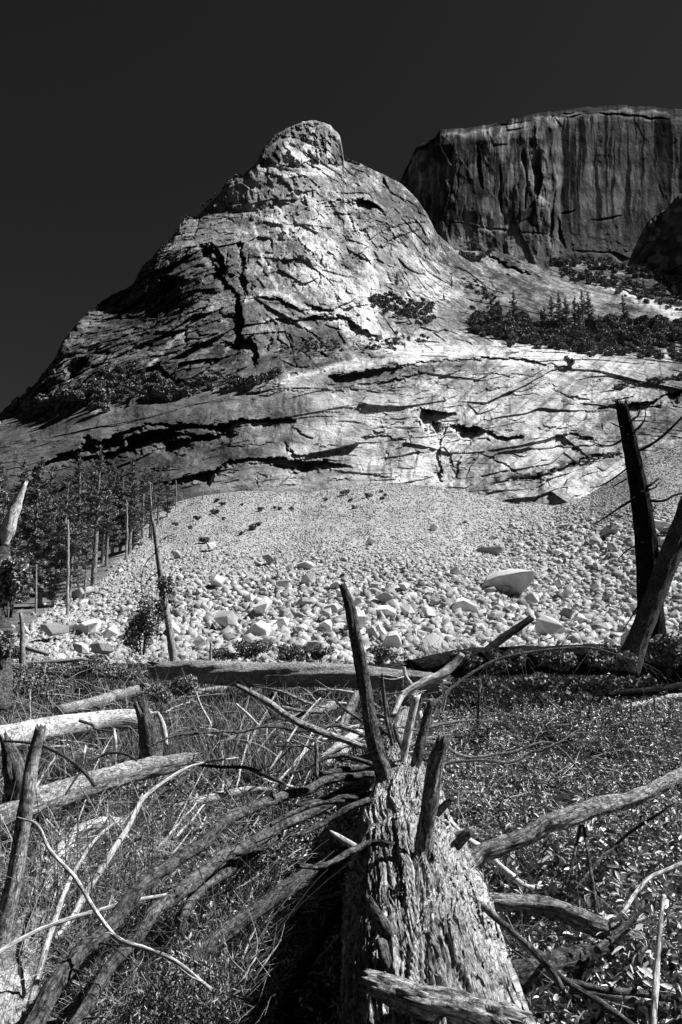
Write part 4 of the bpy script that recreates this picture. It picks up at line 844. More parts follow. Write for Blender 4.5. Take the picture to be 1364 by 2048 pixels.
part('limb', cedar, [(905,1735,.72),(950,1712,.75),(992,1695,.8),(1069,1660,.9),(1120,1642,.95),(1168,1626,.98),(1230,1606,1.0),(1290,1585,1.05),(1364,1548,1.1),(1430,1500,1.2)], [34,38,38,36,38,34,34,30,26,24], M_grey, 'long peeling limb rising to the right edge', seg=34, fur=.22, n=120, rough=.3, wob=.7, tw=(5,.4,.005,74,0))
part('limb', cedar, [(930,1802,.55),(1000,1804,.55),(1060,1809,.52),(1110,1818,.5),(1160,1838,.46),(1240,1870,.4),(1310,1897,.36),(1420,1940,.3)], [28,36,38,36,42,40,38,38], M_grey, 'thick limb drooping to the right below the peeling limb', seg=34, fur=.18, n=100, rough=.2)
part('limb', cedar, [(868,1725,4.3),(905,1762,4.2),(940,1795,4.1),(975,1820,4.0),(1010,1852,3.9),(1060,1897,3.8),(1105,1945,3.75),(1124,1978,3.7)], [10,12,13,15,15,16,16,15], M_bark, 'thin dark branch crossing down over the right side of the trunk', seg=14, fur=.15, n=60)
part('limb', cedar, [(1090,1925,3.75),(1140,1968,3.8),(1200,2004,3.8),(1290,2070,3.8)], [12,14,15,14], M_bark)
part('limb', cedar, [(1120,1958,4.3),(1200,1978,4.3),(1290,1988,4.35),(1400,2010,4.4)], [14,15,15,14], M_bark)
part('limb', cedar, [(1140,1978,4.4),(1220,1990,4.4),(1310,2010,4.45),(1420,2050,4.5)], [16,17,18,18], M_grey)
part('broken_limb', cedar, [(735,1962,2.95),(790,1984,2.9),(860,2006,2.85),(930,2024,2.8),(1030,2062,2.7)], [40,58,64,66,80], M_grey, 'broken limb lying across the trunk at the bottom edge', seg=40, fur=.24, n=60, jag0=1.0, rough=.3)
part('broken_limb', cedar, [(784,1880,3.45),(764,1846,3.4),(738,1800,3.32)], [40,30,15], M_bark, 'short pointed stub on top of the trunk', seg=20, fur=.2, jag=2)
part('broken_limb', cedar, [(764,1885,3.3),(772,1925,3.22),(794,1962,3.2)], [26,26,20], M_bark, seg=18, fur=.25)
part('broken_limb', cedar, [(866,1638,5.4),(882,1618,5.35),(902,1598,5.3)], [18,17,13], M_bark)
part('broken_limb', cedar, [(893,1712,4.7),(912,1690,4.7),(938,1664,4.65)], [24,24,22], M_bark)
part('broken_limb', cedar, [(900,1672,5.0),(925,1665,5.0),(945,1662,5.0)], [16,18,20], M_trunkbark)
part('broken_limb', cedar, [(728,1700,4.9),(750,1650,5.4),(762,1610,5.9)], [30,26,12], M_bark)
part('splinter', cedar, [(659,1662,4.9),(680,1676,4.9),(707,1692,4.9)], [6,15,18], M_pale, 'bright pale chip of wood sticking out left of the trunk', seg=6)
part('limb', cedar, [(815,1560,7.0),(808,1520,7.1),(815,1470,7.1),(832,1392,7.1)], [10,14,18,18], M_pale, 'upright pale limb stub behind the stub cluster', seg=12)
part('limb', cedar, [(788,1485,8.4),(776,1430,8.4),(766,1380,8.4),(764,1350,8.4)], [9,10,10,6], M_bark)
part('limb', cedar, [(750,1530,7.4),(690,1540,7.3),(640,1548,7.2)], [14,16,14], M_bark)
# dead sprays hanging from the limbs
def hanging(par, spots, seed, mat=None, label=None):
    q = np.random.default_rng(seed); VV = []; PP = []
    for (a, b, v, w_, h_, n) in spots:
        c = pt((a, b, v)); k = depth(c)/F
        for s in range(n):
            x0 = c[0]+q.uniform(-.5, .5)*w_*k; y0 = c[1]+q.normal(0, .12); z0 = c[2]+q.uniform(-.15, .1)*h_*k; L = h_*k*q.uniform(.3, 1.1); m = 26; sw_ = q.normal(0, .25, 2)
            for t in np.linspace(0, 1, m): PP.append((x0+sw_[0]*L*t*t+q.normal(0, .008), y0+sw_[1]*L*t*t+q.normal(0, .008), z0-L*t))
    PP = np.array(PP); VV, QQ = quads_at(PP, q, .0085, 1.0, 1.3, 4.5)
    o = mk('dead_foliage', VV, QQ, None, mat or M_dead); o.parent = par; o.matrix_parent_inverse = Matrix.Translation(-par.location)
    if label: o['label'] = label
hanging(cedar, [(400,1900,.6,120,170,60),(340,1960,.5,120,120,46),(450,1960,.4,70,110,26),(480,1700,.6,90,70,34),(540,1690,.6,70,60,24),(420,1800,.5,90,80,30),(560,1990,.2,60,70,20),(660,1900,.3,30,80,12),(250,1990,.4,120,100,30),(540,1750,.45,60,50,14)], 5, label='dry drooping sprays hanging from the left limbs')

# -- standing snags
snag = empty('dead_tree', pt((1300,1385,0.0)), 'tall black standing dead trunk with a splintered top at the right', 'tree')
SY = pt((1300,1385,0.0))[1]
part('trunk', snag, [(1302,1400,SY),(1302,1330,SY),(1302,1270,SY),(1300,1200,SY),(1296,1130,SY),(1288,1050,SY),(1277,980,SY),(1266,920,SY),(1256,870,SY),(1245,818,SY)], [104,84,62,52,48,42,38,34,30,25], M_darkbark, seg=44, fur=.14, n=110, jag=3.0, rough=.12, flute=.12)
for k, (pts, w_) in enumerate([([(1268,905),(1300,890),(1330,868),(1380,818)], [8,7,6,4]), ([(1262,868),(1280,852),(1290,835),(1290,812)], [6,5,3,2]), ([(1256,868),(1235,886),(1212,892),(1188,886)], [6,5,4,2]), ([(1260,842),(1275,832),(1282,812)], [5,4,2]),
    ([(1278,980),(1300,970),(1318,957)], [7,6,3]), ([(1280,985),(1310,975),(1312,968)], [5,4,2]), ([(1290,1000),(1325,1002),(1350,990),(1380,985)], [7,6,5,3]), ([(1272,995),(1240,1015),(1215,1032),(1190,1048)], [6,5,4,2]), ([(1262,930),(1230,955),(1200,972),(1180,975)], [4,4,3,2]),
    ([(1270,950),(1240,965),(1225,975)], [4,3,2]), ([(1295,1060),(1325,1072),(1370,1060)], [5,4,3]), ([(1295,1100),(1320,1092),(1345,1098)], [4,3,2]), ([(1258,860),(1230,850),(1222,845)], [4,3,2]), ([(1285,1040),(1300,1030),(1312,1010)], [4,3,2]), ([(1285,1085),(1255,1100),(1236,1118)], [4,3,2]), ([(1295,1180),(1265,1230),(1245,1262)], [4,3,2])]):
    part('branch', snag, [(a, b, SY+random.uniform(-.5, .3)) for a, b in pts], w_, M_darkbark, seg=7, n=16, tw=(9, .5, .006, k, .1), jag=0)
lean = empty('dead_tree', pt((1268,1330,20.5)), 'shaggy dead trunk leaning right behind the black standing trunk at the right edge', 'tree')
part('trunk', lean, [(1252,1340,20.5),(1275,1280,20.5),(1304,1205,20.6),(1334,1128,20.7),(1366,1045,20.8),(1412,925,20.9)], [56,44,42,42,42,42], M_bark, seg=36, fur=.2, n=80, rough=.12)
s2 = empty('dead_tree', pt((348,1340,29)), 'thin leaning dead trunk rising from the left end of the long log', 'tree')
part('trunk', s2, [(350,1345,29),(341,1275,29),(331,1210,29),(321,1150,29),(310,1066,29),(304,1030,29)], [18,16,14,12,10,3], M_grey, seg=16, fur=.12, n=50, jag=.5)
for k, (pts, w_) in enumerate([([(310,1070),(303,1035),(306,1000)], [4,3,1]), ([(316,1100),(290,1130),(282,1165),(286,1195)], [3,2,2,1]), ([(322,1140),(296,1160),(288,1190)], [3,2,1]), ([(330,1200),(300,1205),(280,1230)], [3,2,1]), ([(335,1230),(318,1250),(312,1290)], [3,2,1]), ([(312,1090),(330,1075),(350,1068)], [2,2,1])]):
    part('branch', s2, [(a, b, 29+random.uniform(-.4, .4)) for a, b in pts], w_, M_bark, seg=5, tw=(8, .8, .008, 40+k, .4), jag=0)
for n_, (px, py, w_, h_, lb) in enumerate([(330,1215,34,70,'dark leafy shrub clinging to the thin leaning dead trunk'),(285,1305,80,110,'bushy dark shrub in front of the talus left of the thin leaning trunk'),(305,1260,50,60,'small leafy bush beside the thin leaning dead trunk'),(262,1310,40,40,'low dark bush left of the bushy dark shrub')]):
    bush('shrub', px, py, w_, h_, lb, seed=n_*3, Y=28+n_*.6, leaf=3.6, dens=.32, mat=M_leaf if n_ in (1, 2) else M_scrub)
posts = [([(252,1120,112),(254,1060,112),(254,1000,112)], [6,5,2], 'bare dead pole between the conifers right of the tallest pine'), ([(352,1010,140),(353,985,140),(352,960,140)], [3,2,1], 'tiny dead pole at the upper left edge of the talus'), ([(405,1000,150),(406,985,150),(406,975,150)], [3,2,1], 'second tiny dead pole right of the upper left talus edge'), ([(304,1080,110),(303,1020,110),(300,965,110)], [5,4,2], 'slim dead pole above the thin leaning trunk'), ([(135,1230,78),(136,1120,78),(136,1040,78)], [7,6,4], 'dark bare trunk left of the tallest pine'), ([(46,1336,30),(44,1290,30),(41,1226,30)], [14,12,8], 'short bare dead trunk standing at the lower left of the talus'), ([(72,1240,85),(73,1130,85)], [6,3], 'thin bare dead pole against the left forest'), ([(421,1330,30),(421,1284,30)], [7,5], 'short grey stake behind the left part of the long log'),
    ([(229,1570,.2),(229,1500,8.8),(230,1458,8.8)], [10,10,5], 'pale split stake standing in the grass left of the log stump'), ([(155,1545,.1),(165,1515,9.6),(172,1490,9.6)], [14,10,3], 'pointed pale splinter standing beside the stake'), ([(60,1440,17),(60,1380,17)], [4,3], 'thin upright stake near the left edge above the pale log'), ([(632,1552,6.9),(631,1480,6.95)], [10,9], 'short squared dark stake standing between the left limbs')]
for pts, w_, lb in posts:
    piece('dead_pole', lb, 'pole', pts, w_, M_grey if 'pale' not in lb else M_pale, seg=9, jag=1.5, wob=.5, tw=(9, .9, .018, 5, .2) if pts[-1][2] > 60 else None)
edge = empty('tree_stump', pt((8,1090,16)), 'tall broken stump with a bright splintered top at the left edge', 'stump')
part('trunk', edge, [(-14,1420,16),(-10,1200,16),(-4,1130,16),(4,1080,16)], [70,60,50,34], M_bark, seg=24, fur=.25, n=60, jag=3)
part('splinter', edge, [(8,1090,15.9),(16,1060,15.9),(30,1015,15.9),(52,966,15.9)], [16,30,26,6], M_pale, 'bright splintered heartwood point', seg=12, fur=.3, n=24, jag=3)
bush('shrub', 18, 1225, 90, 120, 'broad leaved bush overhanging the left edge below the bright stump', Y=14, mat=M_leaf, leaf=5.5, dens=.5, seed=9)
bush('shrub', 5, 1330, 70, 80, 'dark leafy bush at the left edge above the fallen logs', Y=15, leaf=4.5, dens=.6, seed=12)
# -- fallen logs
piece('fallen_log', 'long straight fallen log with sunlit top spanning the middle of the clearing', 'log', [(318,1341,22.5),(400,1345,22),(500,1348,21.7),(600,1349,21.5),(700,1352,21.2),(800,1360,21),(880,1368,20.6)], [36,52,54,52,50,48,44], M_grey, seg=34, fur=.14, n=110, jag=2, jag0=2.5, rough=.12, furk=6)
piece('fallen_log', 'thin splintered log behind the left end of the long straight log', 'log', [(296,1338,29.5),(340,1336,29.5),(420,1330,29.2)], [10,12,10], M_bark)
piece('fallen_log', 'black log lying across the right half in shadow', 'log', [(835,1340,23),(900,1330,23.2),(1000,1322,23),(1120,1318,22.5),(1230,1322,22),(1300,1330,22),(1420,1335,22)], [44,54,60,66,70,64,60], M_darkbark, seg=26, fur=.16, n=90, jag0=2)  # shade on the log's front is put into the near-black bark
piece('fallen_log', 'raised black log end sticking up over the shaded log', 'log', [(962,1314,22),(992,1286,22.4),(1062,1237,23)], [20,18,15], M_darkbark, seg=16, fur=.15)
piece('fallen_log', 'short black log in front of the standing dead trunk', 'log', [(1215,1392,15.5),(1260,1385,15.6),(1320,1380,15.8),(1400,1372,16)], [12,16,18,20], M_darkbark, seg=14)
piece('fallen_log', 'bleached log at the right edge under the short black log', 'log', [(1240,1416,.15),(1300,1405,.2),(1345,1395,.25),(1420,1388,.3)], [12,14,16,16], M_pale, seg=12)
piece('fallen_log', 'big pale cracked log lying from the left edge to the shattered stump', 'log', [(-60,1500,.42),(0,1482,.42),(80,1462,.44),(160,1450,.46),(220,1442,.48),(284,1437,.5)], [66,62,56,50,46,42], M_pale, seg=40, fur=.1, n=90, jag=1.5, rough=.1)
piece('fallen_log', 'grey log behind the big pale cracked log', 'log', [(118,1422,.3),(198,1403,.3),(240,1390,.3),(292,1376,.3)], [24,26,26,22], M_grey, seg=18, fur=.1)
piece('fallen_log', 'fibrous grey log with a pale broken end at the left', 'log', [(-60,1660,.4),(0,1637,.45),(60,1612,.5),(120,1588,.52),(200,1562,.56),(280,1540,.6),(340,1528,.62),(388,1519,.64)], [70,64,60,56,50,44,38,30], M_grey, seg=36, fur=.16, n=90, jag=2.5)
piece('fallen_log', 'curved bleached log lying in the leaves at the left', 'log', [(80,1785,.12),(121,1714,.15),(157,1668,.18),(200,1650,.2),(242,1647,.2)], [30,42,38,32,22], M_pale, seg=24, fur=.08, n=40, jag=1.5)
piece('fallen_log', 'thin bleached log with a dark crack left of the trunk limbs', 'log', [(355,1612,.25),(400,1602,.28),(450,1589,.3),(500,1581,.3),(550,1582,.3)], [10,20,20,18,12], M_pale, seg=14, n=30)
piece('fallen_log', 'flat grey log half buried in the grass of the middle clearing', 'log', [(430,1498,.08),(500,1474,.1),(580,1445,.12),(665,1412,.15)], [30,34,28,20], M_grey, seg=14, rough=.2)
piece('fallen_log', 'pale log lying left of the fallen cone of splinters', 'log', [(360,1398,.15),(420,1380,.18),(500,1372,.2)], [12,14,12], M_grey, seg=12)
piece('fallen_log', 'thin log resting in front of the white boulders at the lower left', 'log', [(52,1328,31),(110,1324,31),(172,1318,31)], [10,11,9], M_grey, seg=10)
piece('fallen_log', 'short log leaning on the boulders behind the thin left log', 'log', [(52,1295,33),(96,1308,33)], [9,10], M_grey, seg=10)
piece('fallen_log', 'long thin branch stripped of bark along the foot of the left talus', 'log', [(18,1335,26),(80,1343,26),(130,1346,26)], [5,6,5], M_bark, seg=7)
piece('fallen_log', 'dark mossy log under the thin dark branch at the lower right', 'log', [(1000,1960,.25),(1080,1935,.28),(1160,1915,.3),(1230,1900,.3)], [50,54,46,36], M_bark, seg=24, fur=.2, n=50)
piece('fallen_log', 'pale shredded log filling the lower left corner', 'log', [(66,1845,.2),(30,1930,.2),(0,2010,.25),(-30,2110,.3)], [60,100,110,120], M_trunkbark, seg=40, fur=.25, n=70, rough=.25, jag0=1)
piece('fallen_log', 'grey slab of split wood lying between the trunk top and the long limb', 'log', [(640,1530,.25),(690,1490,.35),(735,1455,.4)], [30,36,22], M_pale, seg=10, fur=.12)
piece('fallen_log', 'leaning slab of torn wood left of the tall curved limb', 'log', [(672,1478,8.6),(700,1418,9),(716,1385,9.2)], [10,24,16], M_grey, seg=8, fur=.3)
st = empty('tree_stump', pt((305,1500,0)), 'shattered stump with bark flaps at the end of the big pale log', 'stump')
part('trunk', st, [(300,1560,.0),(300,1500,11.3),(296,1460,11.3),(285,1425,11.3)], [46,44,36,26], M_bark, seg=24, fur=.35, jag=4, n=24)
part('splinter', st, [(332,1490,11.1),(326,1450,11.1),(316,1424,11.1)], [12,14,5], M_pale, seg=7, jag=2)
st = empty('tree_stump', pt((20,1560,0)), 'weathered split stump behind the leaning pole at the left edge', 'stump')
part('trunk', st, [(30,1640,.2),(34,1570,7.7),(22,1510,7.7),(8,1476,7.7)], [54,48,34,16], M_bark, seg=24, fur=.35, jag=3, n=24)
piece('dead_pole', 'thick smooth pole leaning upright at the far left', 'pole', [(-14,1960,4.9),(0,1880,4.9),(24,1780,4.92),(40,1690,4.95),(55,1590,4.95),(66,1520,5),(81,1456,5)], [40,38,36,34,31,28,24], M_grey, seg=28, fur=.06, n=70, rough=.1, jag=1)
# -- loose sticks
HUE = ['grey', 'pale', 'brown']
def spot(a, b, cuts, names, row):
    return next((n for c_, n in zip(cuts, names) if a < c_), names[-1])+(', far row' if b < row[0] else ', near row' if b > row[1] else ', middle row')
pale = lambda l, p, w_, **k: piece('stick', l, 'stick', p, w_, M_pale, seg=k.pop('seg', 8), **k)
dark = lambda l, p, w_, **k: piece('stick', l, 'stick', p, w_, M_bark, seg=k.pop('seg', 7), **k)
pale('long white bent stick crossing from the lower left up to the fibrous log', [(110,1880,5.1),(145,1835,5.3),(176,1780,5.5),(257,1652,5.9),(284,1600,6.1),(330,1562,6.3),(389,1530,6.5),(477,1515,6.7)], [16,16,15,13,10,8,6,3], n=60)
pale('thin pale s shaped stick lying over the left limbs', [(35,1635,4.2),(75,1650,4.15),(100,1700,4.1),(150,1755,4.0),(190,1820,3.8),(235,1876,3.6),(290,1897,3.5),(350,1922,3.4),(424,1980,3.3)], [4,6,8,9,9,10,10,9,8], n=60, tw=(5,.16,.004,3,0))
pale('straight pale stick crossing the left limbs from the left edge', [(-20,1915,4.0),(60,1868,4.2),(130,1840,4.3),(200,1820,4.4),(260,1803,4.5),(332,1790,4.6)], [10,10,10,10,9,8], n=40)
pale('second pale stick leaning parallel to the white bent stick', [(60,2010,4.3),(100,1870,4.6),(140,1760,5.2),(190,1680,5.7),(236,1640,6)], [16,14,10,7,5], n=40)
dark('arched branch over the grass beside the leaning pole', [(8,1482,6.5),(60,1486,6.5),(100,1497,6.5),(140,1520,6.5),(170,1545,6.5),(190,1572,6.5)], [5,7,8,8,9,9], n=30)
dark('arched thin stick standing over the fibrous log', [(130,1590,6.6),(165,1540,6.7),(210,1508,6.8),(250,1508,6.8),(275,1522,6.8)], [4,6,7,6,4], n=30)
dark('bent stick lying on the big pale cracked log', [(158,1441,10.5),(185,1450,10.5),(192,1458,10.4),(230,1463,10.4)], [7,7,6,4])
dark('curved brown branch running left from the bleached log', [(385,1528,6.6),(440,1534,6.6),(490,1535,6.6),(530,1550,6.5),(570,1568,6.4)], [6,7,9,10,8], n=30)
pale('straight white stick leaning across the thin upper limb', [(535,1546,7.3),(580,1475,7.6),(610,1430,7.8),(641,1396,8)], [5,5,4,3], n=16)
pale('small white stick in the dry grass', [(472,1408,12),(495,1428,12),(520,1453,12)], [5,6,4])
pale('thin curved pale stick standing in the dry grass', [(392,1384,14),(402,1412,14),(418,1440,14),(422,1452,14)], [4,5,5,4])
dark('thin dead stem standing left in the dry grass', [(540,1428,12.5),(530,1400,12.5),(528,1370,12.5)], [4,4,3])
dark('thin dead stem standing right in the dry grass', [(576,1425,12.5),(568,1395,12.5),(571,1366,12.5)], [5,5,3])
pale('twisted bleached branch rising right of the limb cluster', [(782,1432,9.2),(800,1400,9.4),(815,1382,9.5),(845,1362,9.6),(880,1350,9.7),(903,1332,9.8),(924,1309,9.8)], [10,12,15,17,20,20,12], seg=14, n=40, wob=.6)
pale('forked grey snag left of the twisted bleached branch', [(848,1470,9.6),(838,1425,9.7),(828,1380,9.8),(812,1355,9.8),(808,1335,9.8)], [12,14,13,12,7], seg=10, n=24, tw=(8,.5,.012,8,0))
dark('slim dark upright stick right of the tall curved limb', [(785,1490,7.5),(772,1430,7.5),(764,1350,7.5)], [9,9,5])
dark('long dark drooping branch arching across the dark bushes at the right', [(862,1412,9.5),(885,1392,9.7),(937,1350,10),(1010,1314,10.3),(1120,1297,10.6),(1194,1298,10.8),(1296,1330,11)], [9,8,7,6,5,4,2], n=60, tw=(46,.75,.006,9,.55))
dark('pair of thin dark stems standing in the leaves right of the limb cluster', [(955,1455,.1),(957,1400,12),(962,1370,12)], [6,6,4], tw=(4,.3,.006,4,0))
dark('thin stem bending over the leaves right of the twisted branch', [(925,1400,11),(940,1420,11),(948,1430,11)], [6,6,5])
for k, (pts, w_) in enumerate([([(1262,1440),(1262,1404)],6), ([(1310,1425),(1308,1392)],6), ([(1195,1405),(1208,1385),(1224,1352)],9)]):
    piece('stick', ['short stake beside the bleached log at the right','second short stake in front of the bleached log at the right','forked dark stub with a pale tip above the leaves at the right'][k], 'stick', [(a, b, 14.5) for a, b in pts], [w_, w_*.8], M_bark if k == 2 else M_grey, seg=7, jag=1.5)
pale('bleached crooked branch running down right from behind the trunk', [(886,1632,.6),(905,1650,.55),(940,1682,.5),(968,1698,.45),(1000,1732,.4),(1030,1757,.35),(1058,1776,.3),(1104,1774,.3),(1134,1771,.3)], [12,14,13,15,15,15,14,14,12], seg=12, n=50)
pale('short bleached piece under the crooked branch', [(915,1696,.4),(930,1712,.4),(940,1722,.4)], [8,12,14])
dark('thin stick propped under the peeling limb on its left', [(1161,1650,5.9),(1148,1710,5.7),(1132,1768,5.6)], [6,7,6])
dark('thin stick propped under the peeling limb on its right', [(1166,1650,5.9),(1180,1730,5.6),(1194,1830,5.4)], [7,8,8])
pale('short upright twig growing from the peeling limb', [(1166,1622,6.2),(1172,1590,6.2),(1172,1556,6.2)], [12,6,4])
pale('mottled pale stick standing at the lower right', [(1328,1790,4.4),(1320,1850,4.3),(1314,1930,4.2),(1310,1990,4.1),(1303,2070,4)], [9,11,13,15,16], n=40)
pale('pale curved stick leaning in from the right edge', [(1400,1708,5.2),(1345,1735,5.1),(1300,1755,5),(1268,1790,4.9),(1250,1820,4.8),(1230,1842,4.8)], [8,9,9,10,9,8], n=30)
dark('long thin dark stick crossing the leaves at the right', [(1150,1780,5.6),(1200,1720,5.9),(1260,1665,6.2),(1330,1620,6.6),(1400,1580,7)], [6,8,7,6,4], n=30)
pale('pair of pale sticks lying right below the drooping limb', [(1265,1913,.2),(1300,1922,.2),(1340,1942,.2)], [8,9,6])
pale('grey stick half hidden under the drooping limb', [(1130,1868,.25),(1170,1878,.25),(1210,1884,.25)], [8,10,8])
dark('smooth grey branch rising under the drooping limb', [(1195,1900,4.6),(1230,1870,4.8),(1262,1842,4.9),(1300,1806,5)], [18,16,12,4])
pale('short pale stub left of the mossy log', [(1090,1925,.3),(1098,1905,4.5),(1098,1895,4.5)], [12,11,10])
for k in range(9):
    a = 1180+22*k; pale('slender split stick in the bundle at the lower right', [(a, 1925+random.uniform(-20, 20), .3), (a+60, 1975+random.uniform(-15, 15), .22), (a+110, 2020+random.uniform(-10, 30), .15)], [5,7,5], group='bundle of split sticks')
q = np.random.default_rng(8)
for k in range(34):
    a = q.uniform(40, 320); b = q.uniform(1800, 2040); Yb = pt((a, b, 0))[1]; hh = q.uniform(120, 340)
    dark('thin dark dead stalk standing upright at the lower left', [(a, b, Yb), (a+q.normal(0, 4), b-hh*.5, Yb), (a+q.normal(0, 9), b-hh, Yb)], [3.2,3,1.6], group='upright stalks at the lower left', seg=4, n=8, jag=0)
for k in range(90):
    a = q.uniform(-20, 740); b = q.uniform(1345, 1560); an = q.normal(.0, .5)+(PI if q.random() < .5 else 0); L = q.uniform(30, 120); wd = q.uniform(3, 8)
    dd = [(a, b, .08), (a+math.cos(an)*L*.5, b-abs(math.sin(an))*L*.3-2, .18), (a+math.cos(an)*L, b-abs(math.sin(an))*L*.5, .3)]
    piece('stick', f'{HUE[k % 3]} thin stick strewn '+spot(a, b, (150, 300, 480), ('behind the leaning pole', 'around the shattered stump', 'right of the shattered stump', 'in the grass left of the tall curved limb'), (1400, 1480)), 'stick', dd, [wd, wd*.8, wd*.4], [M_grey, M_pale, M_bark][k % 3], 'sticks strewn in the left grass', seg=6, n=10, tw=(3, .4, .006, k, 0))
for k in range(46):
    a = q.uniform(560, 900); b = q.uniform(1385, 1520); an = q.uniform(-1.2, 1.2)+(PI if q.random() < .6 else 0); L = q.uniform(40, 130); wd = q.uniform(4, 10); Yb = 9.5-(b-1385)/80
    dd = [(a, b, Yb), (a+math.cos(an)*L*.5, b-math.sin(an)*L*.35, Yb+.1), (a+math.cos(an)*L, b-math.sin(an)*L*.5, Yb+.4)]
    piece('stick', f'{HUE[k % 3]} broken stick in the tangle '+spot(a, b, (660, 740, 820), ('far left of the tall curved limb', 'just left of the tall curved limb', 'just right of the tall curved limb', 'by the twisted bleached branch'), (1430, 1475)), 'stick', dd, [wd, wd*.8, wd*.4], [M_grey, M_pale, M_bark][k % 3], 'sticks of the tangle at the tree tip', seg=7, n=12, tw=(3, .3, .006, k, 0))
for k in range(150):
    a = q.uniform(-20, 640); b = q.uniform(1560, 2060); an = q.choice([q.uniform(.2, 1.4), q.uniform(1.5, 2.9)], p=[.75, .25]); L = q.uniform(60, 260); wd = q.uniform(2.5, 9)
    dd = [(a, b, .15), (a+math.cos(an)*L*.5, b-math.sin(an)*L*.5, .3), (a+math.cos(an)*L, b-math.sin(an)*L, .42)]
    piece('stick', f'{HUE[k % 3]} dead stick leaning '+spot(a, b, (110, 230, 360, 480), ('beside the leaning pole', 'by the curved bleached log', 'by the white bent stick', 'over the sweeping limbs', 'near the black hollow left of the trunk'), (1720, 1890)), 'stick', dd, [wd, wd*.8, wd*.4], [M_grey, M_pale, M_bark][k % 3], 'sticks among the left leaves', seg=6, n=14, tw=(5, .28, .0028, k, .1), wob=1.2)
for k in range(30):
    a = q.uniform(940, 1364); b = q.uniform(1700, 2040); an = q.uniform(-.6, 1.4); L = q.uniform(40, 150); wd = q.uniform(3, 7)
    dd = [(a, b, .12), (a+math.cos(an)*L*.5, b-math.sin(an)*L*.4, .25), (a+math.cos(an)*L, b-math.sin(an)*L*.8, .35)]
    piece('stick', f'{HUE[k % 3]} dead stick lying in leaves '+spot(a, b, (1080, 1220), ('just right of the trunk', 'under the peeling limb', 'toward the right edge'), (1800, 1920)), 'stick', dd, [wd, wd*.8, wd*.4], [M_grey, M_pale, M_bark][k % 3], 'sticks among the right leaves', seg=6, n=14, wob=1, tw=(3, .2, .003, k, 0))
# dark brush behind the shaded log and along the talus foot
for k, (px, py, w_, h_, Y_) in enumerate([(1010,1350,90,50,21),(1110,1345,110,56,20),(1220,1350,110,60,19),(1340,1345,110,70,21),(930,1340,70,40,22),(1170,1400,130,50,14.5),(1070,1390,110,44,15),(980,1395,80,44,13),(1290,1395,90,40,16),(1360,1320,60,60,24)]):
    bush('shrub', px, py, w_, h_, f'dark shrub around the shaded log at the right, {ORD[sorted([1010,1110,1220,1340,930,1170,1070,980,1290,1360]).index(px)]} from the left', 'dark shrubs around the charred log', leaf=6, dens=.35, seed=k, Y=Y_, mat=M_scrub)
for k, (px, py, w_, h_, Y_) in enumerate([(120,1360,150,36,28),(230,1370,120,50,24),(60,1380,120,40,22),(370,1400,90,50,18),(320,1420,70,50,15),(510,1320,90,40,33),(580,1325,80,36,33),(640,1322,60,30,33),(450,1322,70,26,33),(760,1330,70,40,32),(160,1335,90,30,34),(30,1330,70,40,34)]):
    bush('shrub', px, py, w_, h_, f'twiggy grey shrub at the foot of the left talus, {ORD[sorted([120,230,60,370,320,160,30]).index(px)]} from the left' if px < 400 else f'twiggy shrub behind the long straight log, {ORD[sorted([510,580,640,450,760]).index(px)]} from the left', 'twiggy shrubs at the talus foot' if px < 400 else 'twiggy shrubs behind the long log', leaf=3.2, dens=.6, seed=k+50, Y=Y_, mat=M_scrub)

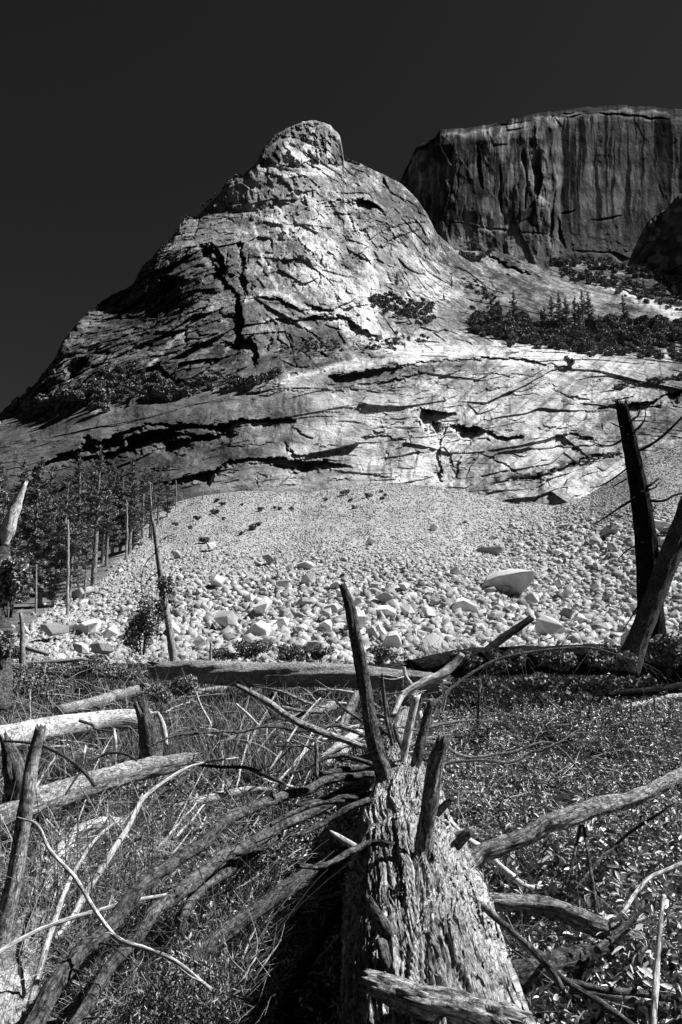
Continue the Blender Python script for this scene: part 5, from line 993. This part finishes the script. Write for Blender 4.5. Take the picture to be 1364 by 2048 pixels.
# ------------------------------------------------------------------ ground cover
def leaves(name, n, region, seed, lmin, lmax, hmin, hmax, mat, label):
    r = np.random.default_rng(seed); px, py = region(r, n); x, y, z = atH(px, py, 0.0); g = ground_h(x, y)
    # keep the trunk's bed clear
    tx = np.interp(y, C[:, 1], C[:, 0]); tr = np.interp(y, C[:, 1], RR); keep = ~((np.abs(x-tx) < tr*.9) & (y < C[:, 1].max())); hol = ((tx-x) > 0) & ((tx-x) < 1.25+.25*vn(y*2, y*0, 4)) & (y < 7.2); keep &= ~(hol & (r.random(n) < .93)); keep &= vn(x*1.6+3, y*1.6, 55)*.6+vn(x*4, y*4, 56)*.4 > .36
    x, y, g = x[keep], y[keep], g[keep]; m = 12; n = len(x)
    mx, my, _ = pt((1130, 1440, 0)); H = r.uniform(hmin, hmax, n)*(.25+1.9*vn(x*.9, y*.9, 5)**1.6)*(1+1.6*np.exp(-((x-mx)/2.0)**2-((y-my)/3)**2)); lean_ = r.normal(0, .12, (n, 2))
    t = (np.arange(m)+.5)/m; t = t[None]+r.uniform(-.05, .05, (n, m)); az = r.uniform(0, 2*PI, (n, 1))+np.arange(m)*2.4
    bx = x[:, None]+lean_[:, :1]*t*H[:, None]*2; by = y[:, None]+lean_[:, 1:]*t*H[:, None]*2; bz = g[:, None]+t*H[:, None]
    bx, by, bz, az = [q.ravel() for q in (bx, by, bz, az)]; k = len(bx)
    L = r.uniform(lmin, lmax, k); W = L*r.uniform(.11, .2, k); el = r.normal(.35, .6, k); roll = r.normal(0, .8, k)
    d = np.stack([np.cos(az)*np.cos(el), np.sin(az)*np.cos(el), np.sin(el)], 1)
    s = np.stack([-np.sin(az), np.cos(az), 0*az], 1); u = np.cross(d, s); s2_ = s*np.cos(roll)[:, None]+u*np.sin(roll)[:, None]; u2 = np.cross(d, s2_)
    B0 = np.stack([bx, by, bz], 1); Lx = L[:, None]; Wx = W[:, None]
    V = np.stack([B0, B0+d*Lx*.32+s2_*Wx+u2*Wx*.3, B0+d*Lx*.66+s2_*Wx*.8+u2*Wx*.2+np.array([0, 0, -.07])*Lx, B0+d*Lx+np.array([0, 0, -.24])*Lx, B0+d*Lx*.66-s2_*Wx*.8+u2*Wx*.2+np.array([0, 0, -.07])*Lx, B0+d*Lx*.32-s2_*Wx+u2*Wx*.3], 1)
    i = np.arange(k)[:, None]*6
    Q = np.concatenate([i+np.array([[0, 1, 2, 3]]), i+np.array([[0, 3, 4, 5]])], 0)
    o = mk(name, V.reshape(-1, 3), Q, None, mat); tag(o, label, 'plants', kind='stuff')
def reg_right(r, n):
    py = 1385+735*r.random(n)**1.15; px = r.uniform(820, 1450, n); return px, py
def reg_left(r, n):
    py = 1480+640*r.random(n)**1.05; px = r.uniform(-90, 840, n); return px, py
leaves('leafy_groundcover', 8200, reg_right, 1, .05, .11, .12, .5, M_leaf, 'lance leaved ground plants covering the right foreground')
leaves('leafy_groundcover', 9000, reg_right, 11, .025, .055, .1, .42, M_leaf, 'fine leaved herbs mixed through the right foreground')
leaves('leafy_groundcover', 5600, reg_left, 12, .022, .05, .06, .3, M_leaf, 'fine leaved herbs mixed through the left foreground')
leaves('leafy_groundcover', 5200, reg_left, 2, .035, .075, .08, .34, M_leaf, 'lance leaved ground plants among the branches of the left foreground')
def grass(name, n, x0, x1, y0, y1, seed, hmax, label):
    r = np.random.default_rng(seed); px = r.uniform(x0, x1, n); py = y0+(y1-y0)*r.random(n); x, y, z = atH(px, py, 0.0)
    kp = vn(x*.7, y*.7, 9)*.6+vn(x*2.3, y*2.3, 10)*.4 > .34; x, y = x[kp], y[kp]; n = len(x); g = ground_h(x, y)
    H = hmax*r.uniform(.35, 1, n); a = r.uniform(0, 6.28, n); le = H*r.uniform(.05, .55, n); w_ = .004+.00055*y; c, s = np.cos(a), np.sin(a)
    P0 = np.stack([x, y, g], 1); sd = np.stack([-s, c, 0*s], 1)*w_[:, None]; P1 = P0+np.stack([c*le*.3, s*le*.3, H*.6], 1); P2 = P0+np.stack([c*le, s*le, H], 1)
    V = np.stack([P0-sd, P0+sd, P1+sd*.7, P1-sd*.7, P2], 1).reshape(-1, 3); i = np.arange(n)[:, None]*5
    o = mk(name, V, i+np.array([[0, 1, 2, 3]]), i+np.array([[3, 2, 4]]), M_grass); tag(o, label, 'grass', kind='stuff')
grass('grass', 60000, -60, 760, 1345, 1580, 3, .42, 'dry grass of the clearing behind the left logs')
grass('grass', 15000, 700, 1420, 1345, 1420, 4, .35, 'grass beyond the leafy plants on the right')
# twig litter: nobody could count it
r = np.random.default_rng(12); n = 4200
py = 1330+720*r.random(n)**1.4; px = -60+1490*r.random(n)**1.5; x, y, z = atH(px, py, 0.0); g = ground_h(x, y)
a = r.uniform(0, 6.28, n); L = r.uniform(.15, .7, n)*np.clip(y/8, .6, 3); e = r.normal(.1, .3, n); w_ = r.uniform(.002, .005, n)*np.clip(y/6, .7, 4)
d = np.stack([np.cos(a)*np.cos(e), np.sin(a)*np.cos(e), np.sin(np.abs(e))], 1); s = np.cross(d, [0, 0, 1.]); s /= np.linalg.norm(s, axis=1)[:, None]; u = np.cross(s, d)
P0 = np.stack([x, y, g+r.uniform(.02, .3, n)], 1); bend = (s*r.normal(0, .12, (n, 1))+u*r.normal(0, .1, (n, 1)))*L[:, None]
VV = []
for f, k in ((0, 1), (.5, .8), (1, .3)):
    c = P0+d*L[:, None]*f+bend*(1 if f == .5 else 0)
    for an in (0, 2.1, 4.2): VV.append(c+(s*math.cos(an)+u*math.sin(an))*(w_*k)[:, None])
V = np.stack(VV, 1).reshape(-1, 3); i = np.arange(n)[:, None]*9; Q = []
for b_ in (0, 3):
    for k in range(3): Q.append(i+np.array([[b_+k, b_+(k+1) % 3, b_+3+(k+1) % 3, b_+3+k]]))
o = mk('twig_litter', V, np.concatenate(Q), None, M_dead); tag(o, 'uncounted thin dead twigs littering the ground', 'twigs', kind='stuff')

# dead brush: arching thin stems, nobody could count them
def brush(n, pxr, pyr, seed, Lr, wr, mat, label, skew=1.0):
    r = np.random.default_rng(seed); py = pyr[0]+(pyr[1]-pyr[0])*r.random(n)**skew; px = r.uniform(*pxr, n); x, y, z = atH(px, py, 0.0); g = ground_h(x, y)
    ok = ~((x > np.interp(y, C[:, 1], C[:, 0])-1.1) & (x < np.interp(y, C[:, 1], C[:, 0])+.4) & (y < 7)); x, y, g = x[ok], y[ok], g[ok]; n = len(x)
    a = r.uniform(0, 6.28, n); L = r.uniform(*Lr, n); el = r.uniform(.1, 1.25, n); cur = r.normal(-.7, .6, n); sd2 = r.normal(0, .5, n); m = 7; pts = []; p = np.stack([x, y, g+r.uniform(0, .12, n)], 1)
    for k in range(m):
        pts.append(p); aa = a+sd2*k/m; ee = el+cur*k/m; p = p+np.stack([np.cos(aa)*np.cos(ee), np.sin(aa)*np.cos(ee), np.sin(ee)], 1)*(L/m)[:, None]
    w_ = r.uniform(*wr, n)*np.clip(y/7, .7, 4); VV = []
    for k, p in enumerate(pts):
        for an in (0, 2.1, 4.2): VV.append(p+np.stack([-np.sin(a)*math.cos(an), np.cos(a)*math.cos(an), np.full(n, math.sin(an))], 1)*(w_*(1-.85*k/m))[:, None])
    V = np.stack(VV, 1).reshape(-1, 3); i = np.arange(n)[:, None]*3*m; Q = [i+np.array([[b_*3+k, b_*3+(k+1) % 3, b_*3+3+(k+1) % 3, b_*3+3+k]]) for b_ in range(m-1) for k in range(3)]
    o = mk('dead_brush', V, np.concatenate(Q), None, mat); tag(o, label, 'brush', kind='stuff')
brush(3400, (-60, 600), (1540, 2100), 21, (.25, 1.5), (.0015, .0055), M_dead, 'fine tangled dead stems over the left foreground')
brush(1200, (-60, 640), (1350, 1540), 22, (.4, 1.8), (.002, .0045), M_dead, 'fine tangled dead stems in the left clearing')
brush(1300, (830, 1430), (1335, 1410), 23, (.8, 3.2), (.002, .005), M_bark, 'dark dead brush heaped along the shaded log')
brush(1300, (860, 1430), (1420, 2100), 24, (.25, 1.2), (.0012, .0035), M_dead, 'fine dead stems among the right leaves')
brush(500, (600, 900), (1375, 1520), 25, (.4, 1.3), (.002, .005), M_dead, 'fine dead twigs tangled around the tip of the fallen tree')
